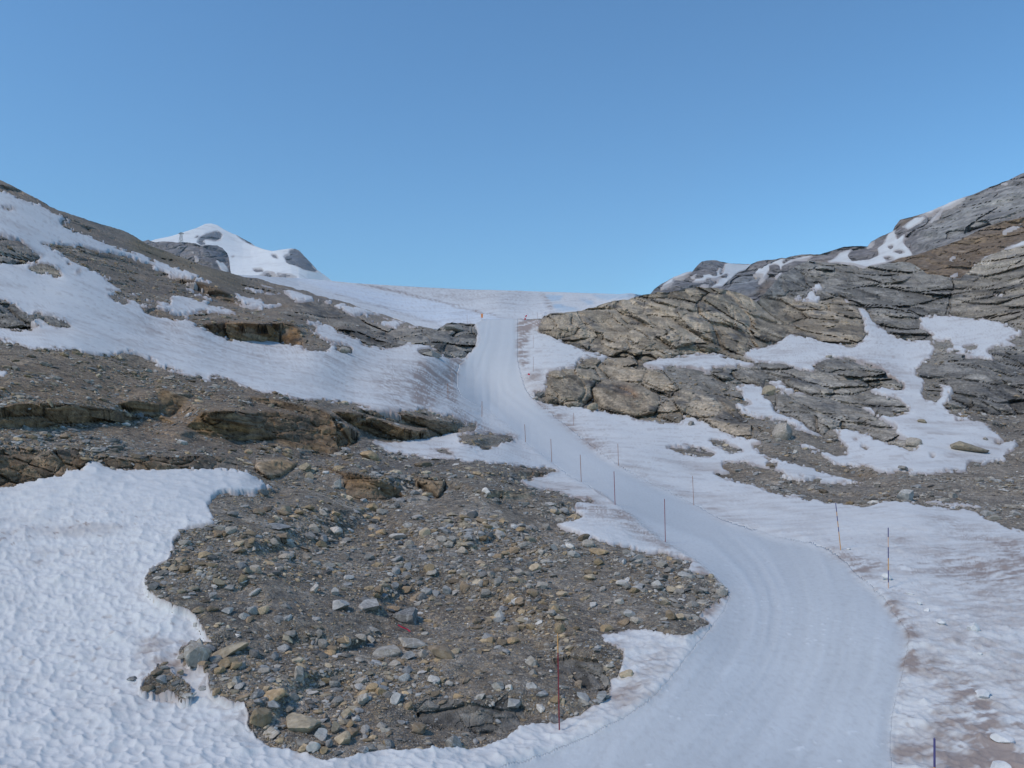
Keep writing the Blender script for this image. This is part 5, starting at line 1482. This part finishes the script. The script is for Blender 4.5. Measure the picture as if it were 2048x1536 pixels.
# colours: left terrace warmer, right side paler grey
u = rng.uniform(0, 1, NS)
warm = np.clip(0.42 - 0.0002 * (spx - 200) + 0.35 * vnoise(sp / 6.0, 17), 0.05, 0.7)
names = np.array(['ochre', 'tan', 'brown', 'grey', 'blue', 'white', 'dark'])
right = spx > 1080
pc = np.zeros((NS, 7))
pc[:, 0] = 0.45 * warm
pc[:, 1] = 0.35 * warm
pc[:, 2] = 0.35 * warm
pc[:, 3] = 0.5 * (1 - warm)
pc[:, 4] = np.where(right, 0.2, 0.3) * (1 - warm)
pc[:, 5] = 0.09 * (1 - 0.4 * warm)
pc[:, 6] = 0.07
cum = np.cumsum(pc / pc.sum(1, keepdims=True), 1)
ci = (u[:, None] > cum).sum(1).clip(0, 6)
order = np.argsort(-size_px)
near_hand = np.zeros(NS, bool)
for hx, hy in hand_xy:
    near_hand |= (np.abs(spx - hx) < 20) & (np.abs(spy - hy) < 12) & (size_px > 10)
infr = (spx > 5) & (spx < 2043) & (spy < 1530)
cand = [k for k in order if infr[k] and not near_hand[k] and sd_[k] < 60][:900]
CUT = [' at ', ' in ', ' on ', ' left ', ' right ', ' above', ' below', ' between', ' under', ' beside', ' where', ' by ', ' near', ' lying', ' leaning', ' standing', ' behind', ' touching', ' alone', ' half', ' propped',
       ' sloping', ' ending', ' among', ' with ', ' from ', ' tucked', ' wedged', ' farthest', ' trailing']
short = []
for h_ in HAND:
    t_ = h_[5]
    for c_ in CUT:
        t_ = t_.split(c_)[0]
    short.append(t_)
WORD = {'ochre': 'yellow-ochre', 'tan': 'pale tan', 'brown': 'brown', 'grey': 'plain grey', 'blue': 'blue-grey', 'white': 'whitish', 'dark': 'dark'}
single, LABEL, taken = [], {}, set()
for k in cand:
    dd = np.hypot(hand_xy[:, 0] - spx[k], (hand_xy[:, 1] - spy[k]) * 1.5)
    for h_ in np.argsort(dd)[:3]:
        if short.count(short[h_]) > 1 or dd[h_] > 150:
            continue
        ex, ey = spx[k] - hand_xy[h_, 0], (spy[k] - hand_xy[h_, 1]) * 1.5
        way = ('left of' if ex < 0 else 'right of') if abs(ex) > abs(ey) else ('above' if ey < 0 else 'below')
        key = (ci[k], way, h_)
        if key in taken:
            continue
        taken.add(key)
        single.append(k)
        LABEL[k] = 'loose %s stone just %s the %s' % (WORD[str(names[ci[k]])], way, short[h_])
        break
    if len(single) >= 190:
        break
single_set = np.zeros(NS, bool)
single_set[single] = True
nv = L1.n[L1.NB:].reshape(-1, 3)[pick]
for k in single:
    cname = str(names[ci[k]])
    o = bpy.data.objects.new('stone', proto_mesh(int(rng.integers(14)), cname))
    r_ = rad[k]
    asp = rng.uniform(0.6, 1.0)
    hz = rng.uniform(0.35, 0.75)
    m = rot_to((nv[k][0], nv[k][1], nv[k][2] + 0.5), rng.uniform(0, 6.28), rng.uniform(-0.35, 0.35), rng.uniform(0, 6.28))
    o.matrix_world = Matrix.Translation(Vector(sp[k]) + Vector((0, 0, r_ * hz * 0.45))) @ m.to_4x4() @ Matrix.Diagonal((r_, r_ * asp, r_ * hz, 1))
    COL.objects.link(o)
    tag(o, LABEL[k], 'stone', 'loose stones of the scree')

MAT_SCREE = rock_material('scree', 0.3, gravel=False, bump=0.5)
lowp = [chunk(1, 500 + k, 7)[0] for k in range(24)]
lowf = chunk(1, 500, 7)[1]


octv = np.array([(1, 0, 0), (-1, 0, 0), (0, 1, 0), (0, -1, 0), (0, 0, 1), (0, 0, -1)], float)
octf = np.array([(0, 2, 4), (2, 1, 4), (1, 3, 4), (3, 0, 4), (2, 0, 5), (1, 2, 5), (3, 1, 5), (0, 3, 5)])
octp = [octv * rng.uniform(0.7, 1.25, (6, 1)) + rng.normal(0, 0.22, (6, 3)) for _ in range(24)]


def scree_part(idx, protos, tri):
    n = len(idx)
    kind = rng.integers(0, 24, n)
    V = np.stack(protos)[kind]
    r_ = rad[idx]
    sc_ = np.stack([r_, r_ * rng.uniform(0.4, 0.95, n), r_ * rng.uniform(0.18, 0.6, n)], 1)
    V = V * sc_[:, None]
    a = rng.uniform(0, 6.28, n)
    ca, sa = np.cos(a)[:, None], np.sin(a)[:, None]
    V = np.stack([V[..., 0] * ca - V[..., 1] * sa, V[..., 0] * sa + V[..., 1] * ca, V[..., 2]], -1)
    # lie along the slope, a bit askew
    nn = nv[idx] + np.array((0, 0, 0.6)) + rng.normal(0, 0.22, (n, 3))
    nn /= np.linalg.norm(nn, axis=1, keepdims=True)
    e1 = np.cross(nn, np.array((0.0, 1.0, 0.1)))
    e1 /= np.linalg.norm(e1, axis=1, keepdims=True)
    e2 = np.cross(nn, e1)
    V = V[..., :1] * e1[:, None] + V[..., 1:2] * e2[:, None] + V[..., 2:] * nn[:, None]
    V = V + (sp[idx] + nn * (sc_[:, 2:] * 0.32))[:, None]
    base = (np.array([STONE_COL[c] for c in names])[ci[idx]] * 0.85 + np.array((0.27, 0.25, 0.225)) * 0.15) * np.array((0.9, 0.87, 0.83)) * rng.uniform(0.55, 1.4, (n, 1))
    C4 = np.zeros((n, V.shape[1], 4), np.float32)
    C4[..., :3] = base[:, None]
    fo = (tri[None] + (np.arange(n) * V.shape[1])[:, None, None]).reshape(-1, 3)
    return V.reshape(-1, 3), fo, C4.reshape(-1, 4)


def scree(name, idx):
    small = size_px[idx] < 4.6
    V1, F1, C1 = scree_part(idx[~small], lowp, lowf)
    V2, F2, C2 = scree_part(idx[small], octp, octf)
    o = mesh_obj(name, np.concatenate([V1, V2]), np.concatenate([F1, F2 + len(V1)]), MAT_SCREE, np.concatenate([C1, C2]), False)
    tag(o, kind='stuff')
    return o


rest = np.where(~single_set)[0]
o = scree('scree', rest[spx[rest] < 1080 + 400 * (spy[rest] > 1000)])
tag(o, 'grey and ochre loose stones covering the slope left of the piste', 'scree')
o = scree('scree', rest[~(spx[rest] < 1080 + 400 * (spy[rest] > 1000))])
tag(o, 'grey rubble strewn over the rocks right of the piste', 'scree')

# ------------------------------------------------------------------ snow lumps beside the piste
LUMPS = [(1774, 1158, 26, 22, 'white snow lump right behind the blue and orange banded pole'), (1840, 1208, 13, 12, 'small round snow lump below the banded pole'), (1855, 1222, 15, 12, 'double snow lump trailing the small round one'),
         (1948, 1263, 29, 26, 'largest white snow block on the rippled slope'), (1972, 1391, 38, 18, 'flat tilted snow slab in the dirty streaks'), (2008, 1479, 52, 27, 'broad snow lump near the lower right corner'),
         (2003, 1530, 46, 34, 'snow lump cut by the bottom frame'), (1884, 1253, 22, 13, 'pinkish snow crumb pile left of the largest snow block'), (1960, 1313, 11, 8, 'tiny snow clod under the largest snow block'),
         (1697, 1101, 12, 6, 'snow clod beside the leaning orange pole'), (1821, 1190, 18, 8, 'yellowish snow clod between pole and round lump')]
for (px, py, w, h, lab) in LUMPS:
    put_stone('snow_lump', px, py, w * 0.8, h * 0.85, 'snow', lab, 'snow lump', flat=0.9, cuts=7, sink=0.28)

# ------------------------------------------------------------------ marker poles
PAINT = {'red': flat_mat('pole_red', (0.22, 0.02, 0.03), 0.45, 0.15), 'orange': flat_mat('pole_orange', (0.60, 0.30, 0.10), 0.55, 0.15), 'blue': flat_mat('pole_blue', (0.07, 0.06, 0.18), 0.5, 0.2),
         'pale': flat_mat('pole_pale', (0.62, 0.40, 0.30), 0.5, 0.1), 'rust': flat_mat('pole_rust', (0.30, 0.12, 0.06), 0.6, 0.2), 'sign_red': flat_mat('sign_red', (0.65, 0.03, 0.05), 0.5, 0.08),
         'sign_white': flat_mat('sign_white', (0.8, 0.8, 0.8), 0.5, 0.03), 'steel': flat_mat('steel', (0.2, 0.19, 0.18), 0.6, 0.2), 'strap': flat_mat('strap_red', (0.45, 0.02, 0.06), 0.6, 0.1),
         'safety': flat_mat('sign_orange', (0.85, 0.28, 0.08), 0.5, 0.05)}


def tube(name, a, b, r0, r1, mat, parent=None, n=10, cap=True):
    a, b = Vector(a), Vector(b)
    d = b - a
    q = d.to_track_quat('Z', 'Y').to_matrix()
    vs, fs = [], []
    for k in range(n):
        t = 2 * math.pi * k / n
        e = q @ Vector((math.cos(t), math.sin(t), 0))
        vs.append(a + e * r0)
        vs.append(b + e * r1)
    for k in range(n):
        i, j = 2 * k, 2 * ((k + 1) % n)
        fs.append((i, j, j + 1, i + 1))
    fs.append(tuple(2 * k for k in range(n))[::-1])
    fs.append(tuple(2 * k + 1 for k in range(n)))
    me = bpy.data.meshes.new(name)
    me.from_pydata([v[:] for v in vs], [], fs)
    me.materials.append(mat)
    o = bpy.data.objects.new(name, me)
    COL.objects.link(o)
    if parent:
        o.parent = parent
    return o


def empty(name, loc):
    o = bpy.data.objects.new(name, None)
    o.empty_display_size = 0.2
    o.location = loc
    COL.objects.link(o)
    return o


def pole(bx, by, tx, ty, bands, label, layer=None, rad_=0.022, group='piste marker poles'):
    """bands: list of (share of the height from the foot, paint); the first is the shaft"""
    p, n, d = (layer or L1).locate(bx, by)
    hgt = (by - ty) * d / F
    dx = (tx - bx) * d / F
    root = empty('marker_pole', p)
    tag(root, label, 'pole', group)
    lo, hi = Vector((0, 0, -0.25)), Vector((dx, 0, hgt))
    for k, (t0, t1, paint) in enumerate(bands):
        a = lo.lerp(hi, t0) if t0 > 0 else lo
        b = lo.lerp(hi, t1)
        tube('shaft' if k == 0 else 'band', a, b, rad_, rad_ * 0.95, PAINT[paint], root)
    tube('cap', hi, hi + Vector((0, 0, 0.02)), rad_ * 0.95, rad_ * 0.4, PAINT[bands[-1][2]], root)
    return root


RED = [(0, 1, 'red')]
pole(1119, 1467, 1116, 1284, [(0, 0.83, 'red'), (0.83, 1, 'orange')], 'red pole with an orange top in front of the scree', rad_=0.015)
pole(1331.5, 1085, 1330.5, 1001, RED, 'second nearest dark red pole, beside the piste bend', rad_=0.016)
pole(1230, 1010, 1228, 944, RED, 'third dark red pole up the left piste edge', rad_=0.02)
pole(1162, 962, 1160, 909, [(0, 1, 'rust')], 'fourth dark red pole up the left piste edge', rad_=0.022)
pole(1103, 926, 1101, 880, [(0, 1, 'rust')], 'fifth dark red pole, left piste edge by the brown ledge tip', rad_=0.025)
pole(1052, 883, 1050, 848, [(0, 1, 'rust')], 'sixth dark red pole, next to the dark gravel islet', rad_=0.03)
pole(964, 838, 964, 807, [(0, 1, 'rust')], 'seventh dark red pole, where the piste widens', rad_=0.032)
pole(896, 800, 895, 769, [(0, 1, 'rust')], 'thin pole on the dusty snow left of the piste', rad_=0.03)
pole(1776, 1178, 1779, 1060, [(0, 0.06, 'blue'), (0.06, 0.20, 'pale'), (0.20, 0.38, 'blue'), (0.38, 0.56, 'orange'), (0.56, 0.72, 'blue'), (0.72, 0.87, 'pale'), (0.87, 1, 'blue')], 'blue and orange banded pole on the right bank', rad_=0.016)
pole(1682, 1103, 1673, 1011, [(0, 0.46, 'orange'), (0.46, 0.55, 'blue'), (0.55, 0.66, 'orange'), (0.66, 0.76, 'blue'), (0.76, 0.84, 'orange'), (0.84, 1, 'blue')], 'leaning orange pole with blue bands on the right bank', rad_=0.018)
pole(1868, 1548, 1870.5, 1477, [(0, 0.45, 'orange'), (0.45, 1, 'blue')], 'blue-topped pole cut by the bottom frame', rad_=0.02)
pole(1388, 1007, 1386, 949, [(0, 1, 'rust')], 'thin dark pole on the right bank above the piste bend', rad_=0.016)
pole(1236, 932, 1235, 889, [(0, 1, 'rust')], 'rust coloured pole on the right bank below the tan blocks', rad_=0.022)
pole(1147, 852, 1147, 827, [(0, 1, 'rust')], 'faint pole below the rounded tan block', rad_=0.022)
pole(1066, 746, 1066, 716, [(0, 1, 'rust')], 'thin pole on the dirty snow below the cliff', rad_=0.022)
pole(1066, 697, 1066, 672, [(0, 1, 'rust')], 'thin pole high on the dirty snow under the cliff end', rad_=0.022)
pole(934, 648, 934, 629, [(0, 1, 'rust')], 'faint pole behind the crest boulder left of the piste head', L2, rad_=0.025)
pole(1074, 637, 1074, 622, [(0, 0.85, 'rust'), (0.85, 1, 'blue')], 'faint pole with a dark head at the cliff end', L2, rad_=0.025)
pole(1084, 637, 1084, 627, [(0, 1, 'rust')], 'faint short pole closest to the cliff end', L2, rad_=0.025)

# ------------------------------------------------------------------ signs at the piste head


def box(name, c, s, mat, parent=None, rz=0.0, ry=0.0, bev=0.0):
    bm = bmesh.new()
    bmesh.ops.create_cube(bm, size=1.0)
    bmesh.ops.scale(bm, vec=s, verts=bm.verts)
    if bev:
        bmesh.ops.bevel(bm, geom=bm.edges[:], offset=bev, segments=2, affect='EDGES')
    bmesh.ops.rotate(bm, matrix=Matrix.Rotation(ry, 3, 'Y') @ Matrix.Rotation(rz, 3, 'Z'), verts=bm.verts)
    bmesh.ops.translate(bm, vec=c, verts=bm.verts)
    me = bpy.data.meshes.new(name)
    bm.to_mesh(me)
    bm.free()
    me.materials.append(mat)
    o = bpy.data.objects.new(name, me)
    COL.objects.link(o)
    if parent:
        o.parent = parent
    return o


p, n, d = L1.locate(964.5, 643)
k = d / F
r_ = empty('warning_sign', p)
tag(r_, 'small upright orange sign at the head of the piste', 'sign')
box('panel', (0, 0, 9.5 * k), (4 * k, 0.06, 8 * k), PAINT['safety'], r_, bev=0.02)
tube('post', (0, 0.05, -0.3), (0, 0.05, 13 * k), 0.03, 0.03, PAINT['steel'], r_)
p, n, d = L1.locate(1051, 641)
k = d / F
r_ = empty('warning_sign', p)
tag(r_, 'curved red and white marker at the right of the piste head', 'sign')
tube('post', (0, 0.05, -0.3), (0, 0.05, 10.5 * k), 0.03, 0.03, PAINT['steel'], r_)
for q_ in range(5):
    t = q_ / 4.0
    box('panel', ((-1.2 + 2.6 * t * t) * k, 0, (2.2 + 7.2 * t) * k), (2.6 * k, 0.08, 2.3 * k), PAINT['sign_red' if q_ != 2 else 'sign_white'], r_, ry=0.35, bev=0.02)
p, n, d = L1.locate(1057, 758)
k = d / F
r_ = empty('flag_marker', p)
tag(r_, 'tiny red flag marker on the dirty snow beside the piste', 'marker')
tube('post', (0, 0, -0.2), (0, 0, 10 * k), 0.03, 0.025, PAINT['sign_white'], r_)
box('flag', (0, 0, 8.2 * k), (4.2 * k, 0.05, 3.4 * k), PAINT['sign_red'], r_, ry=0.2, bev=0.015)

# red strap caught in the scree
pts = [ZH([(1462, 698)])[0], ZH([(1490, 712)])[0], ZH([(1512, 722)])[0], ZH([(1532, 738)])[0]]
P3 = []
for a_, b_ in pts:
    p, n, d = L1.locate(a_, b_)
    P3.append(Vector(p) + Vector((0, -0.42, 0.10)))
vs, fs = [], []
for q_, c_ in enumerate(P3):
    wv = Vector((0.01, -0.012, 0.018))
    vs += [c_ + wv, c_ - wv, c_ - wv + Vector((0, 0.012, 0)), c_ + wv + Vector((0, 0.012, 0))]
    if q_:
        b0, b1 = 4 * (q_ - 1), 4 * q_
        for e in range(4):
            fs.append((b0 + e, b0 + (e + 1) % 4, b1 + (e + 1) % 4, b1 + e))
fs += [(3, 2, 1, 0), tuple(4 * (len(P3) - 1) + e for e in range(4))]
me = bpy.data.meshes.new('strap')
me.from_pydata([v[:] for v in vs], [], fs)
me.materials.append(PAINT['strap'])
o = bpy.data.objects.new('strap', me)
COL.objects.link(o)
tag(o, 'red strap lying in the scree under the dark undercut boulder', 'strap')

# ------------------------------------------------------------------ lift pylon on the far shoulder
p, n, d = LS.locate(361.5, 486)
k = d / F
r_ = empty('lift_pylon', p)
tag(r_, 'lattice lift pylon standing on the dark shoulder before the snowy peak', 'pylon')
H_ = 19.0 * k
corner = [(-1, -1), (1, -1), (1, 1), (-1, 1)]
wb, wt = 3.3 * k, 1.3 * k
for sx_, sy_ in corner:
    tube('leg', (sx_ * wb, sy_ * wb, -2), (sx_ * wt, sy_ * wt, H_), 0.32, 0.26, PAINT['steel'], r_, 8)
for lev in range(5):
    t0, t1 = lev / 5.0, (lev + 1) / 5.0
    w0, w1 = wb + (wt - wb) * t0, wb + (wt - wb) * t1
    for q_ in range(4):
        a_, b_ = corner[q_], corner[(q_ + 1) % 4]
        if lev % 2:
            a_, b_ = b_, a_
        tube('brace', (a_[0] * w0, a_[1] * w0, H_ * t0), (b_[0] * w1, b_[1] * w1, H_ * t1), 0.16, 0.16, PAINT['steel'], r_, 6)
box('crossarm', (0, 0, H_ + 0.3), (9.5 * k, 1.0, 0.9), PAINT['steel'], r_, bev=0.1)
for sx_ in (-1, 1):
    box('sheave_bank', (sx_ * 3.9 * k, 0, H_ - 0.2), (0.9, 4.5, 0.8), PAINT['steel'], r_, bev=0.1)
box('platform', (0, 0, H_ + 2.0), (5.0 * k, 2.0, 0.4), PAINT['steel'], r_, bev=0.05)
for sx_ in (-1, 1):
    tube('mast', (sx_ * 1.6 * k, 0, H_ + 0.5), (sx_ * 1.6 * k, 0, H_ + 2.6), 0.18, 0.18, PAINT['steel'], r_, 6)

# ------------------------------------------------------------------ thin mountain air between here and the peak
lo_, hi_ = np.array((-50.0, -50.0, CZ)), np.array((50.0, 50.0, CZ))
for o_ in COL.objects:
    if o_.type == 'MESH' and len(o_.data.vertices) > 1000:
        co_ = np.zeros(len(o_.data.vertices) * 3, np.float32)
        o_.data.vertices.foreach_get('co', co_)
        co_ = co_.reshape(-1, 3)
        lo_, hi_ = np.minimum(lo_, co_.min(0)), np.maximum(hi_, co_.max(0))
lo_ -= (20, 20, 1)
hi_ += (20, 20, 15)
air, nt_, pb_ = new_mat('mountain_air')
nt_.nodes.remove(pb_)
pv_ = nt_.nodes.new('ShaderNodeVolumePrincipled')
pv_.inputs['Color'].default_value = (0.72, 0.85, 1.0, 1)
pv_.inputs['Density'].default_value = 7e-5
nt_.links.new(pv_.outputs[0], nt_.nodes['Material Output'].inputs['Volume'])
hz = box('haze', tuple((lo_ + hi_) / 2), tuple(hi_ - lo_), air)
tag(hz, kind='stuff')
